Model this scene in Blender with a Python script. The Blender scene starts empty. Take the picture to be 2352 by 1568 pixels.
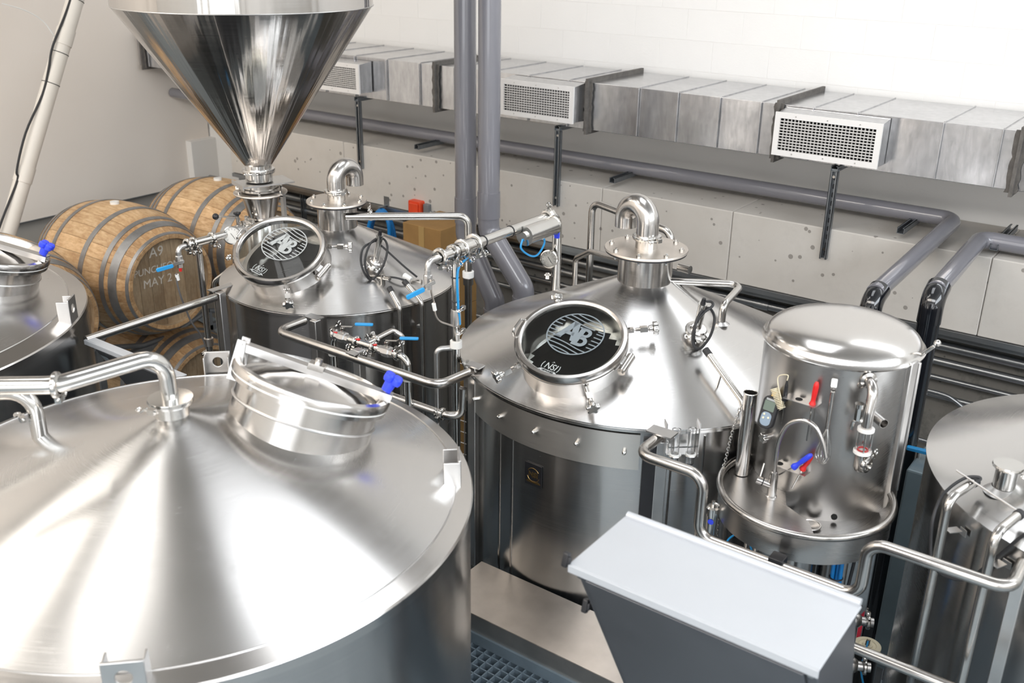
import bpy, bmesh, math, random
from mathutils import Vector as V, Matrix as Mx

# ------------------------------------------------------------------ camera, world, light
H = 3.8                                   # camera height over the brewery floor
SC = bpy.context.scene
COL = SC.collection
FPX, YAW, PITCH, ROLL = 2312.87, 0.62582527, 0.39146251, 0.01474235
_f = V((-math.sin(YAW)*math.cos(PITCH), math.cos(YAW)*math.cos(PITCH), -math.sin(PITCH)))
_r0 = V((math.cos(YAW), math.sin(YAW), 0)); _u0 = _r0.cross(_f)
_r = math.cos(ROLL)*_r0 + math.sin(ROLL)*_u0; _u = -math.sin(ROLL)*_r0 + math.cos(ROLL)*_u0
cam = bpy.data.cameras.new('camera'); camo = bpy.data.objects.new('camera', cam); COL.objects.link(camo)
cam.sensor_width = 36.0; cam.lens = FPX*36/2352; cam.clip_start = .05; cam.clip_end = 100
m = Mx((( _r.x,_u.x,-_f.x,0),(_r.y,_u.y,-_f.y,0),(_r.z,_u.z,-_f.z,0),(0,0,0,1)))
camo.matrix_world = Mx.Translation((0,0,H)) @ m
cam.dof.use_dof = True; cam.dof.focus_distance = 4.6; cam.dof.aperture_fstop = 3.2
SC.camera = camo
SC.view_settings.view_transform = 'Standard'; SC.view_settings.look = 'None'
SC.view_settings.exposure = 0.5; SC.view_settings.gamma = 1.0
SC.view_settings.use_curve_mapping = False

W = bpy.data.worlds.new('world'); SC.world = W; W.use_nodes = True
bg = W.node_tree.nodes['Background']; bg.inputs[0].default_value = (.75,.87,1,1); bg.inputs[1].default_value = 1.0

def area(name, loc, rot, sx, sy, power, col):
    l = bpy.data.lights.new(name, 'AREA'); l.shape = 'RECTANGLE'; l.size = sx; l.size_y = sy
    l.energy = power; l.color = col
    o = bpy.data.objects.new(name, l); COL.objects.link(o); o.location = loc; o.rotation_euler = rot
    return o
PI = math.pi
# daylight: a wide roof light over the hall behind the camera, small skylights, windows to the sides
area('roof_light', (-4.6, -1.7, 6.5), (.25,0,0), 6.6, 3.2, 400, (1,.93,.85))
area('roof_light', (1.6, -1.7, 6.5), (.25,0,0), 5.2, 3.2, 300, (.97,.98,1))
area('window_light', (1.0, -5.0, 3.6), (PI/2, 0, 0), 5.0, 3.0, 80, (.93,.96,1))
area('window_light', (4.8, 1.5, 5.2), (0, PI/2, 0), 2.2, 7.0, 230, (.86,.93,1))
area('skylight', (-2.2, 3.7, 6.55), (0,0,0), 1.65, 2.5, 35, (.93,.96,1))
area('skylight', (-4.1, 1.4, 6.55), (0,0,0), .95, 1.2, 13, (1,.97,.93))
area('skylight', (-6.4, .8, 6.55), (0,0,0), 2.4, 1.1, 34, (1,.95,.88))
area('clerestory_light', (1.2, 6.25, 6.0), (-PI/2, 0, 0), 5.4, .9, 60, (.92,.96,1))
def ray(px, py): return _f + _r*((px-1176)/FPX) - _u*((py-784)/FPX)
def P(px, py, ax, v):
    """the point of the plane (x|y|z = v, measured from the camera) that is seen at a photo pixel"""
    d = ray(px, py); i = 'xyz'.index(ax); return d*(v/d[i])
def PD(px, py, D): d = ray(px, py).normalized(); return d*D
def pxof(p):
    z = p.dot(_f); return (1176+FPX*p.dot(_r)/z, 784-FPX*p.dot(_u)/z)

# ------------------------------------------------------------------ materials
MATS = {}
def nt(name):
    m = bpy.data.materials.new(name); m.use_nodes = True; n = m.node_tree; MATS[name] = m
    return m, n, n.nodes['Principled BSDF']
def N(n, t, **k):
    x = n.nodes.new(t)
    for a, b in k.items():
        if a.startswith('i_'):
            key = a[2:]; x.inputs[int(key) if key.isdigit() else key].default_value = b
        else: setattr(x, a, b)
    return x
def L(n, a, b): n.links.new(a, b)
def ramp(n, fac, stops):
    r = N(n, 'ShaderNodeValToRGB'); e = r.color_ramp.elements
    e[0].position, e[0].color = stops[0][0], (*stops[0][1], 1); e[1].position, e[1].color = stops[1][0], (*stops[1][1], 1)
    for p, c in stops[2:]:
        x = e.new(p); x.color = (*c, 1)
    L(n, fac, r.inputs[0]); return r.outputs[0]
def mapr(n, fac, lo, hi, a=0., b=1.):
    r = N(n, 'ShaderNodeMapRange'); r.inputs[1].default_value = a; r.inputs[2].default_value = b
    r.inputs[3].default_value = lo; r.inputs[4].default_value = hi; L(n, fac, r.inputs[0]); return r.outputs[0]
def noise(n, vec, scale, detail=4, rough=.55):
    x = N(n, 'ShaderNodeTexNoise'); x.inputs['Scale'].default_value = scale; x.inputs['Detail'].default_value = detail
    x.inputs['Roughness'].default_value = rough
    if vec is not None: L(n, vec, x.inputs['Vector'])
    return x.outputs['Fac']
def bump(n, b, h, s, d=.01):
    x = N(n, 'ShaderNodeBump'); x.inputs['Strength'].default_value = s; x.inputs['Distance'].default_value = d
    L(n, h, x.inputs['Height']); L(n, x.outputs[0], b.inputs['Normal'])

def plain(name, col, rough=.5, metal=0., spec=.5, coat=0., var=0., scale=8):
    m, n, b = nt(name)
    b.inputs['Base Color'].default_value = (*col, 1); b.inputs['Roughness'].default_value = rough
    b.inputs['Metallic'].default_value = metal; b.inputs['Coat Weight'].default_value = coat
    b.inputs['Coat Roughness'].default_value = .05
    tc = N(n, 'ShaderNodeTexCoord')
    f = noise(n, tc.outputs['Object'], scale, 5)
    lo = tuple(c*(1-var) for c in col); hi = tuple(min(1, c*(1+var)) for c in col)
    L(n, ramp(n, f, [(.3, lo), (.7, hi)]), b.inputs['Base Color'])
    L(n, mapr(n, f, max(.02, rough-.05), min(1, rough+.07)), b.inputs['Roughness'])
    return m

def brushed(name, col=(.62,.61,.6), rough=.24, aniso=.65, streak=.03, facets=0., axis='ring', bumps=.0025, fq=2.5):
    """stainless sheet rolled round the object's own vertical axis, brushed along the hoop direction"""
    m, n, b = nt(name); b.inputs['Metallic'].default_value = 1
    tc = N(n, 'ShaderNodeTexCoord'); s = N(n, 'ShaderNodeSeparateXYZ'); L(n, tc.outputs['Object'], s.inputs[0])
    at = N(n, 'ShaderNodeMath', operation='ARCTAN2'); L(n, s.outputs[1], at.inputs[0]); L(n, s.outputs[0], at.inputs[1])
    xx = N(n, 'ShaderNodeMath', operation='MULTIPLY'); L(n, s.outputs[0], xx.inputs[0]); L(n, s.outputs[0], xx.inputs[1])
    yy = N(n, 'ShaderNodeMath', operation='MULTIPLY_ADD'); L(n, s.outputs[1], yy.inputs[0]); L(n, s.outputs[1], yy.inputs[1]); L(n, xx.outputs[0], yy.inputs[2])
    rr = N(n, 'ShaderNodeMath', operation='SQRT'); L(n, yy.outputs[0], rr.inputs[0])
    sub = N(n, 'ShaderNodeMath', operation='SUBTRACT'); L(n, rr.outputs[0], sub.inputs[0]); L(n, s.outputs[2], sub.inputs[1])
    c = N(n, 'ShaderNodeCombineXYZ')
    th = N(n, 'ShaderNodeMath', operation='MULTIPLY', i_1=1.6); L(n, at.outputs[0], th.inputs[0])
    hh = N(n, 'ShaderNodeMath', operation='MULTIPLY', i_1=420.); L(n, sub.outputs[0], hh.inputs[0])
    L(n, th.outputs[0], c.inputs[0]); L(n, hh.outputs[0], c.inputs[1])
    fine = noise(n, c.outputs[0], 1.0, 3, .6)
    big = noise(n, tc.outputs['Object'], 2.2, 4)
    spots = noise(n, tc.outputs['Object'], 14, 6, .7)
    add = N(n, 'ShaderNodeMath', operation='ADD'); L(n, mapr(n, fine, -streak, streak, .3, .7), add.inputs[0]); L(n, mapr(n, big, rough*.85, rough*1.2, .3, .7), add.inputs[1])
    add2 = N(n, 'ShaderNodeMath', operation='ADD'); L(n, add.outputs[0], add2.inputs[0]); L(n, mapr(n, spots, 0, .035, .55, .75), add2.inputs[1])
    L(n, add2.outputs[0], b.inputs['Roughness'])
    L(n, ramp(n, fine, [(.25, tuple(x*.975 for x in col)), (.75, tuple(min(1, x*1.02) for x in col))]), b.inputs['Base Color'])
    h = fine
    if facets:
        c2 = N(n, 'ShaderNodeCombineXYZ'); t2 = N(n, 'ShaderNodeMath', operation='MULTIPLY', i_1=fq); L(n, at.outputs[0], t2.inputs[0]); L(n, t2.outputs[0], c2.inputs[0])
        t3 = N(n, 'ShaderNodeMath', operation='MULTIPLY', i_1=.5); L(n, s.outputs[2], t3.inputs[0]); L(n, t3.outputs[0], c2.inputs[1])
        fc = noise(n, c2.outputs[0], 1.0, 2, .5)
        bb = N(n, 'ShaderNodeBump'); bb.inputs['Strength'].default_value = facets; bb.inputs['Distance'].default_value = .05
        L(n, fc, bb.inputs['Height'])
        b2 = N(n, 'ShaderNodeBump'); b2.inputs['Strength'].default_value = bumps; b2.inputs['Distance'].default_value = .002
        L(n, h, b2.inputs['Height']); L(n, bb.outputs[0], b2.inputs['Normal']); L(n, b2.outputs[0], b.inputs['Normal'])
    else: bump(n, b, h, bumps, .002)
    if aniso:
        b.inputs['Anisotropic'].default_value = aniso; b.inputs['Anisotropic Rotation'].default_value = .25
        t = N(n, 'ShaderNodeTangent', direction_type='RADIAL', axis='Z'); L(n, t.outputs[0], b.inputs['Tangent'])
    return m

brushed('steel_cone', rough=.23, aniso=.7)
brushed('steel_shell', col=(.47,.46,.45), rough=.22, aniso=.8, facets=.16, fq=3.5)
brushed('steel_band', col=(.6,.58,.55), rough=.36, aniso=.5)
brushed('steel_hopper', col=(.52,.5,.48), rough=.12, aniso=.4, facets=.12, fq=7.)
brushed('steel_neck', col=(.54,.52,.5), rough=.2, aniso=.5)
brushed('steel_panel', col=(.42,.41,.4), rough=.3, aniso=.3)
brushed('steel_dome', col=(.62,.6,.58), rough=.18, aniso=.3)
plain('pump_blue', (.22,.28,.31), .3, .4, var=.1, scale=4)
plain('steel', (.52,.5,.475), .22, 1, var=.04, scale=20)
plain('steel_satin', (.58,.57,.56), .33, 1, var=.05, scale=14)
plain('steel_bright', (.6,.59,.57), .15, 1, var=.03, scale=25)
plain('steel_plate', (.6,.55,.5), .38, 1, var=.1, scale=7)
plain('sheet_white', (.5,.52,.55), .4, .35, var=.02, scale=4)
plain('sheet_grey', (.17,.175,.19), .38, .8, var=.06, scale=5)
plain('black_plastic', (.012,.012,.014), .35, var=.2)
plain('black_rubber', (.02,.02,.022), .55, var=.2)
plain('blue_plastic', (.03,.06,.72), .35, var=.06)
plain('blue_vinyl', (.02,.28,.62), .35, var=.06)
plain('blue_hose', (.01,.2,.55), .35, var=.08)
plain('red_plastic', (.65,.02,.02), .35, var=.08)
plain('red_hose', (.6,.02,.05), .4, var=.08)
plain('red_orange', (.75,.07,.02), .4, var=.1)
plain('orange', (.8,.2,.03), .5)
plain('white_plastic', (.8,.8,.78), .4, var=.03)
plain('cream', (.75,.68,.5), .5, var=.05)
plain('yellow_plastic', (.75,.5,.15), .5)
plain('pvc_grey', (.2,.198,.22), .2, coat=.6, var=.04, scale=3)
plain('pvc_dark', (.13,.125,.125), .3, coat=.3, var=.05, scale=3)
plain('pvc_black', (.006,.007,.01), .12, coat=.8)
plain('pvc_white', (.72,.68,.62), .4, var=.03, scale=4)
plain('strut', (.3,.32,.34), .4, .9, var=.1, scale=30)
plain('strut_dark', (.06,.06,.065), .5, .5, var=.1, scale=30)
plain('duct_sealant', (.12,.11,.1), .75, var=.25, scale=30)
plain('grille_white', (.8,.78,.76), .45, var=.02)
plain('dark_inside', (.01,.01,.01), .9)
plain('vanes_white', (.7,.68,.66), .5, var=.02)
plain('conduit', (.42,.43,.44), .3, .9, var=.08, scale=6)
plain('conduit_dark', (.16,.155,.15), .4, .8, var=.15, scale=4)
plain('tape', (.42,.27,.1), .5)
plain('card', (.32,.18,.06), .8, var=.15, scale=5)
plain('logo_grey', (.17,.2,.22), .5, var=.02)
plain('logo_pale', (.36,.38,.38), .5, var=.02)
plain('brass', (.45,.3,.12), .35, 1)
plain('lcd', (.14,.18,.15), .2)
plain('keypad', (.25,.32,.4), .4)
plain('grate', (.17,.22,.26), .5, .3, var=.1, scale=10)
plain('rack_grey', (.2,.21,.22), .5, .3, var=.12, scale=9)
plain('hoop', (.27,.27,.27), .45, .6, var=.2, scale=12)
plain('chalk', (.62,.58,.52), .9)
plain('gauge_face', (.7,.7,.68), .4)
plain('gauge_dark', (.38,.38,.36), .3, .6, var=.3, scale=40)

def galv():
    m, n, b = nt('galvanised'); b.inputs['Metallic'].default_value = .9
    tc = N(n, 'ShaderNodeTexCoord')
    mp = N(n, 'ShaderNodeMapping'); mp.inputs['Scale'].default_value = (1, 1, .25); L(n, tc.outputs['Object'], mp.inputs[0])
    f = noise(n, mp.outputs[0], 30, 6, .7); g = noise(n, tc.outputs['Object'], 2.5, 3)
    L(n, ramp(n, f, [(.3, (.46,.46,.47)), (.72, (.66,.66,.67))]), b.inputs['Base Color'])
    L(n, mapr(n, g, .14, .27, .3, .7), b.inputs['Roughness'])
    bump(n, b, g, .25, .02)
galv()
def conc(name, a, c, stain, st=.5, sc=1.0, rough=.85, bs=.25):
    m, n, b = nt(name); b.inputs['Roughness'].default_value = rough
    tc = N(n, 'ShaderNodeTexCoord'); o = tc.outputs['Object']
    big = noise(n, o, 1.2*sc, 6, .6); fine = noise(n, o, 26*sc, 6, .7)
    base = ramp(n, big, [(.3, a), (.7, c)])
    vo = N(n, 'ShaderNodeTexVoronoi'); vo.inputs['Scale'].default_value = 13*sc; L(n, o, vo.inputs['Vector'])
    thr = noise(n, o, 3.1, 2)
    pit = N(n, 'ShaderNodeMath', operation='LESS_THAN'); L(n, vo.outputs['Distance'], pit.inputs[0]); L(n, mapr(n, thr, .02, .2, .38, .66), pit.inputs[1])
    mx = N(n, 'ShaderNodeMix', data_type='RGBA'); L(n, base, mx.inputs['A']); mx.inputs['B'].default_value = (*stain, 1)
    k = N(n, 'ShaderNodeMath', operation='MULTIPLY', i_1=.75); L(n, pit.outputs[0], k.inputs[0]); L(n, k.outputs[0], mx.inputs['Factor'])
    mx2 = N(n, 'ShaderNodeMix', data_type='RGBA'); L(n, mx.outputs['Result'], mx2.inputs['A']); mx2.inputs['B'].default_value = (*stain, 1)
    L(n, mapr(n, noise(n, o, 4*sc, 8, .75), 0, st, .52, .72), mx2.inputs['Factor'])
    L(n, mx2.outputs['Result'], b.inputs['Base Color'])
    bump(n, b, fine, bs, .004)
conc('concrete', (.52,.485,.44), (.6,.57,.53), (.2,.18,.16), st=.12)
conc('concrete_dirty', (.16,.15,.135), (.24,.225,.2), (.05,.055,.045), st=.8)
conc('concrete_floor', (.2,.24,.27), (.3,.35,.38), (.1,.11,.11), st=.5)
def paint(name, a, c, bs=.15, sc=1.):
    m, n, b = nt(name); b.inputs['Roughness'].default_value = .6
    tc = N(n, 'ShaderNodeTexCoord'); o = tc.outputs['Object']
    L(n, ramp(n, noise(n, o, .7*sc, 3), [(.3, a), (.7, c)]), b.inputs['Base Color'])
    bump(n, b, noise(n, o, 18*sc, 6, .7), bs, .006)
paint('paint_white', (.8,.785,.76), (.85,.835,.81))
paint('block_paint', (.83,.815,.79), (.87,.855,.835), .5)
paint('paint_cream', (.78,.715,.65), (.83,.77,.71), .03)
paint('wall_lower', (.4,.385,.36), (.46,.44,.41), .1)
paint('ceiling_paint', (.33,.32,.31), (.4,.39,.37), .1)
def wood(name, a, b_, c, sx):
    m, n, b = nt(name); b.inputs['Roughness'].default_value = .6
    tc = N(n, 'ShaderNodeTexCoord'); oi = N(n, 'ShaderNodeObjectInfo')
    mp = N(n, 'ShaderNodeMapping'); mp.inputs['Scale'].default_value = sx; L(n, tc.outputs['Object'], mp.inputs[0])
    cx = N(n, 'ShaderNodeCombineXYZ'); sc = N(n, 'ShaderNodeMath', operation='MULTIPLY', i_1=37.); L(n, oi.outputs['Random'], sc.inputs[0]); L(n, sc.outputs[0], cx.inputs[0]); L(n, sc.outputs[0], cx.inputs[2])
    L(n, cx.outputs[0], mp.inputs['Location'])
    g = noise(n, mp.outputs[0], 9, 6, .65); g2 = noise(n, tc.outputs['Object'], 3.5, 5, .7)
    col = ramp(n, g, [(.28, a), (.55, b_), (.8, c)])
    mx = N(n, 'ShaderNodeMix', data_type='RGBA', blend_type='MULTIPLY'); L(n, col, mx.inputs['A'])
    L(n, ramp(n, g2, [(.35, (.55,.42,.3)), (.6, (1,1,1))]), mx.inputs['B']); mx.inputs['Factor'].default_value = .7
    hs = N(n, 'ShaderNodeHueSaturation'); L(n, mapr(n, oi.outputs['Random'], .8, 1.25), hs.inputs['Value']); L(n, mx.outputs['Result'], hs.inputs['Color'])
    L(n, hs.outputs[0], b.inputs['Base Color']); bump(n, b, g, .3, .002)
wood('stave_wood', (.45,.27,.13), (.66,.46,.26), (.76,.6,.4), (1,6,6))
wood('head_wood', (.26,.19,.12), (.37,.28,.18), (.44,.34,.22), (6,6,1))
def glass(name, col=(.93,.97,.96), rough=0.):
    m, n, b = nt(name); b.inputs['Base Color'].default_value = (*col, 1); b.inputs['Roughness'].default_value = rough
    b.inputs['Transmission Weight'].default_value = 1; b.inputs['IOR'].default_value = 1.45
glass('glass'); glass('glass_clear', (1,1,1)); glass('glass_red', (.9,.5,.5), .05)

# ------------------------------------------------------------------ mesh helpers
ORG = {}
LASTSUFFIX = {}
def frame(o, z, x=None):
    z = V(z).normalized()
    x = V(x) if x is not None else (V((1,0,0)) if abs(z.x) < .9 else V((0,1,0)))
    y = z.cross(x).normalized(); x = y.cross(z).normalized(); o = V(o)
    return Mx(((x.x,y.x,z.x,o.x),(x.y,y.y,z.y,o.y),(x.z,y.z,z.z,o.z),(0,0,0,1)))
def fillet(pts, r, k=6):
    pts = [V(p) for p in pts]
    if len(pts) < 3 or not r: return pts
    out = [pts[0]]
    for i in range(1, len(pts)-1):
        a, b, c = pts[i-1], pts[i], pts[i+1]
        u, w = (a-b), (c-b); lu, lw = u.length, w.length; u.normalize(); w.normalize()
        ang = u.angle(w)
        if ang > 3.1: out.append(b); continue
        t = min(r/math.tan(ang/2), lu*.49 if i > 1 else lu*.95, lw*.49 if i < len(pts)-2 else lw*.95)
        rr = t*math.tan(ang/2); ctr = b + (u+w).normalized()*(rr/math.sin(ang/2))
        s = b+u*t-ctr; e = b+w*t-ctr; tot = s.angle(e)
        for j in range(k+1):
            q = j/k; v_ = (s*math.sin((1-q)*tot)+e*math.sin(q*tot))/max(1e-9, math.sin(tot)) if tot > 1e-4 else s
            out.append(ctr+v_)
    out.append(pts[-1]); return out
def smoothpts(pts, k=6):
    pts = [V(p) for p in pts]; out = []
    q = [pts[0]*2-pts[1]]+pts+[pts[-1]*2-pts[-2]]
    for i in range(1, len(q)-2):
        a, b, c, d = q[i-1:i+3]
        for j in range(k):
            t = j/k
            out.append(.5*((2*b)+(c-a)*t+(2*a-5*b+4*c-d)*t*t+(3*b-a-3*c+d)*t**3))
    out.append(pts[-1]); return out
class G:
    def __init__(s, M=None): s.v = []; s.f = []; s.M = M or Mx.Identity(4)
    def add(s, vs, fs):
        k = len(s.v); s.v += [s.M @ V(p) for p in vs]; s.f += [tuple(i+k for i in f) for f in fs]; return s
    def box(s, c, d, M=None):
        x, y, z = [q/2 for q in d]; c = V(c)
        vs = [c+V(p) for p in ((-x,-y,-z),(x,-y,-z),(x,y,-z),(-x,y,-z),(-x,-y,z),(x,-y,z),(x,y,z),(-x,y,z))]
        if M: vs = [M@p for p in vs]
        return s.add(vs, [(0,3,2,1),(4,5,6,7),(0,1,5,4),(1,2,6,5),(2,3,7,6),(3,0,4,7)])
    def hexa(s, vs): return s.add(vs, [(0,3,2,1),(4,5,6,7),(0,1,5,4),(1,2,6,5),(2,3,7,6),(3,0,4,7)])
    def tube(s, pts, r, n=14, bend=0, caps=True, closed=False):
        pts = fillet(pts, bend) if bend else [V(p) for p in pts]
        q = [pts[0]]
        for p in pts[1:]:
            if (p-q[-1]).length > 1e-5: q.append(p)
        pts = q; m_ = len(pts)
        rs = r if isinstance(r, (list, tuple)) else [r]*m_
        t0 = (pts[1]-pts[0]).normalized(); ref = V((0,0,1)) if abs(t0.z) < .9 else V((1,0,0))
        u = t0.cross(ref).normalized(); vs = []; prev = t0
        for i, p in enumerate(pts):
            if closed: t = (pts[(i+1) % m_]-pts[i-1]).normalized()
            else: t = (pts[min(i+1, m_-1)]-pts[max(i-1, 0)]).normalized()
            ax = prev.cross(t)
            if ax.length > 1e-7: u = Mx.Rotation(prev.angle(t), 3, ax.normalized()) @ u
            prev = t; w = t.cross(u)
            rad = rs[i] if i < len(rs) else rs[-1]
            for k in range(n):
                a = 2*PI*k/n; vs.append(p+(u*math.cos(a)+w*math.sin(a))*rad)
        fs = []
        for i in range(m_-1+(1 if closed else 0)):
            for k in range(n):
                a = i*n+k; b = i*n+(k+1) % n; j = (i+1) % m_; fs.append((a, b, j*n+(k+1) % n, j*n+k))
        if caps and not closed: fs += [tuple(range(n))[::-1], tuple((m_-1)*n+k for k in range(n))]
        return s.add(vs, fs)
    def pipe(s, pts, r, th=.002, n=20, bend=0):
        """open-ended pipe with a wall"""
        s.tube(pts, r, n, bend, caps=False); s.tube(pts, r-th, n, bend, caps=False)
        k = len(s.v); 
        m2 = (len(fillet(pts, bend)) if bend else len(pts))
        a = k-2*m2*n; b = k-m2*n
        if a >= 0:
            for i in range(n):
                j = (i+1) % n
                s.f.append((a+i, a+j, b+j, b+i)); s.f.append((a+(m2-1)*n+j, a+(m2-1)*n+i, b+(m2-1)*n+i, b+(m2-1)*n+j))
        return s
    def cyl(s, a, b, r, r2=None, n=20): return s.tube([a, b], [r, r2 if r2 is not None else r], n)
    def lathe(s, prof, n=48, a0=0., a1=2*PI, M=None, close=False):
        full = abs(a1-a0-2*PI) < 1e-6; k = n if full else n+1; vs = []
        for r, z in prof:
            for i in range(k):
                a = a0+(a1-a0)*i/n; vs.append(V((r*math.cos(a), r*math.sin(a), z)))
        if M: vs = [M@p for p in vs]
        fs = []; mm = len(prof)
        for j in range(mm-1+(1 if close else 0)):
            j2 = (j+1) % mm
            for i in range(n): i2 = (i+1) % k; fs.append((j*k+i, j*k+i2, j2*k+i2, j2*k+i))
        return s.add(vs, fs)
    def disc(s, M, r, th, n=40): return s.lathe([(1e-4, 0), (r, 0), (r, th), (1e-4, th)], n, M=M, close=True)
    def torus(s, M, R, r, n=40, k=10, a0=0., a1=2*PI):
        return s.lathe([(R+r*math.cos(2*PI*i/k), r*math.sin(2*PI*i/k)) for i in range(k)], n, a0, a1, M, close=True)
    def sphere(s, c, r, n=16, k=10, sq=1.):
        return s.lathe([(max(1e-4, r*math.sin(PI*i/k)), -r*math.cos(PI*i/k)*sq) for i in range(k+1)], n, M=Mx.Translation(c))
    def prism(s, poly, z0, z1, M=None):
        k = len(poly); vs = [V((x, y, z0)) for x, y in poly]+[V((x, y, z1)) for x, y in poly]
        if M: vs = [M@p for p in vs]
        return s.add(vs, [tuple(range(k))[::-1], tuple(range(k, 2*k))]+[(i, (i+1) % k, k+(i+1) % k, k+i) for i in range(k)])
    def rbox(s, c, d, r, M=None, k=4):
        """plate with rounded corners in its own xy plane"""
        x, y, z = [q/2 for q in d]; poly = []
        for cx, cy, a in ((x-r, y-r, 0), (-x+r, y-r, PI/2), (-x+r, -y+r, PI), (x-r, -y+r, 1.5*PI)):
            for i in range(k+1): poly.append((c[0]+cx+r*math.cos(a+PI/2*i/k), c[1]+cy+r*math.sin(a+PI/2*i/k)))
        return s.prism(poly, c[2]-z, c[2]+z, M)
    def build(s, name, mat, parent=None, bevel=0, sharp=.6, kind=None, label=None, org=None, smooth=True, normals=True):
        o0 = ORG[parent] if parent is not None else (V(org) if org is not None else None)
        if o0 is None:
            xs = [p.x for p in s.v]; ys = [p.y for p in s.v]; zs = [p.z for p in s.v]
            o0 = V(((min(xs)+max(xs))/2, (min(ys)+max(ys))/2, min(zs)))
        me = bpy.data.meshes.new(name); me.from_pydata([tuple(p-o0) for p in s.v], [], s.f); me.update()
        if normals:
            bm = bmesh.new(); bm.from_mesh(me)
            bmesh.ops.recalc_face_normals(bm, faces=bm.faces); bm.to_mesh(me); bm.free()
        if smooth:
            me.polygons.foreach_set('use_smooth', [True]*len(me.polygons)); me.set_sharp_from_angle(angle=sharp)
        me.materials.append(MATS[mat])
        o = bpy.data.objects.new(name, me); COL.objects.link(o)
        if parent is not None: o.parent = parent
        else: o.location = o0+V((0,0,H))
        ORG[o] = o0
        if bevel:
            b = o.modifiers.new('bevel', 'BEVEL'); b.width = bevel; b.segments = 2; b.limit_method = 'ANGLE'; b.angle_limit = .7
        if kind: o['kind'] = kind
        if label: o['label'] = label
        return o
def thing(name, loc, label, cat, group=None):
    o = bpy.data.objects.new(name, None); COL.objects.link(o); o.empty_display_size = .1
    o.location = V(loc)+V((0,0,H)); ORG[o] = V(loc); o['label'] = label; o['category'] = cat
    if group: o['group'] = group
    return o
def tag(o, label, cat, group=None):
    o['label'] = label; o['category'] = cat
    if group: o['group'] = group
    return o
def again(o, parent, M):
    """copy of a part placed by a local matrix, sharing its mesh"""
    c = o.copy(); COL.objects.link(c); c.parent = parent; c.matrix_local = M; ORG[c] = ORG[o]; return c
def text_mesh(name, body, size, M, mat, parent, shear=0., bold=0., align='CENTER', ext=.0006, sx=1.):
    cu = bpy.data.curves.new('t', 'FONT'); cu.body = body; cu.size = size; cu.align_x = align; cu.align_y = 'CENTER'
    cu.extrude = ext; cu.offset = bold; cu.shear = shear; cu.resolution_u = 3
    o = bpy.data.objects.new('t', cu); COL.objects.link(o)
    dg = bpy.context.evaluated_depsgraph_get(); me = bpy.data.meshes.new_from_object(o.evaluated_get(dg))
    bpy.data.objects.remove(o)
    g = G(M); g.add([V((v.co.x*sx, v.co.y, v.co.z)) for v in me.vertices], [tuple(p.vertices) for p in me.polygons])
    bpy.data.meshes.remove(me)
    return g.build(name, mat, parent, smooth=False, normals=False)
# ------------------------------------------------------------------ fittings used all over
def clamp(p, axis, r, parent, wing=0., up=(0,0,1), name='clamp', wingdir=None):
    """tri-clamp round a pipe of radius r, with its wing nut"""
    M = frame(p, axis, up); R = r*1.42
    c = G(M).lathe([(r*.98,-.009),(R*.93,-.007),(R,-.004),(R,.004),(R*.93,.007),(r*.98,.009)], 28, close=True).build(name, 'steel_bright', parent)
    wd = (V(wingdir).normalized() if wingdir is not None else (M.to_3x3() @ V((math.cos(wing), math.sin(wing), 0))))
    w = V(p)+wd*R; ax = V(axis).normalized(); side = wd.cross(ax).normalized()
    g = G()
    Mk = frame(w+wd*.006, side, ax); g.box((0,0,0), (.016,.016,.022), Mk)
    g.cyl(w+wd*.006-side*.02, w+wd*.006+side*.03, .0035, n=8)
    q = w+wd*.006+side*.03
    g.torus(frame(q+side*.013, ax, side), .009, .0035, 14, 6)
    g.box((0,0,0), (.007,.03,.006), frame(q, ax, side))
    if name == 'clamp': c2 = parent
    g.build('wing_nut', 'steel_bright', c if parent.type == 'EMPTY' else parent)
    return c
def star_knob(p, axis, R, parent, mat='steel_bright', h=None, lobes=5, name='star_knob', stem=None, label=None):
    h = h or R*.6; M = frame(p, axis); g = G(M); poly = []
    for i in range(40):
        a = 2*PI*i/40; poly.append((R*(.82+.18*math.cos(lobes*a))*math.cos(a), R*(.82+.18*math.cos(lobes*a))*math.sin(a)))
    g.prism(poly, 0, h); g.cyl((0,0,-h*.9), (0,0,0), R*.42, R*.5, 14)
    return g.build(name, mat, parent, bevel=R*.12, label=label)
def swing_bolt(base, tip, parent, knob=True):
    base, tip = V(base), V(tip); d = (tip-base).normalized(); ln = (tip-base).length
    g = G(); side = d.cross(V((0,0,1))).normalized(); up = side.cross(d)
    for s_ in (-1, 1): g.box((0,0,0), (.022,.016,.004), frame(base+side*s_*.009, side, d))
    g.cyl(base-side*.014, base+side*.014, .004, n=8)
    g.cyl(base, tip, .0045, n=10)
    k = 10
    for i in range(k): g.torus(frame(base+d*(.02+ln*.3*i/k), d), .006, .0018, 12, 6)
    b = base+d*(ln*.58); g.box((0,0,0), (.03,.024,.02), frame(b, up, d)); g.cyl(b, b+d*.03, .009, n=12)
    o = g.build('swing_bolt', 'steel', parent)
    if knob: star_knob(tip, d, .029, o if parent.type == 'EMPTY' else parent, lobes=5, h=.02)
    return o
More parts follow.
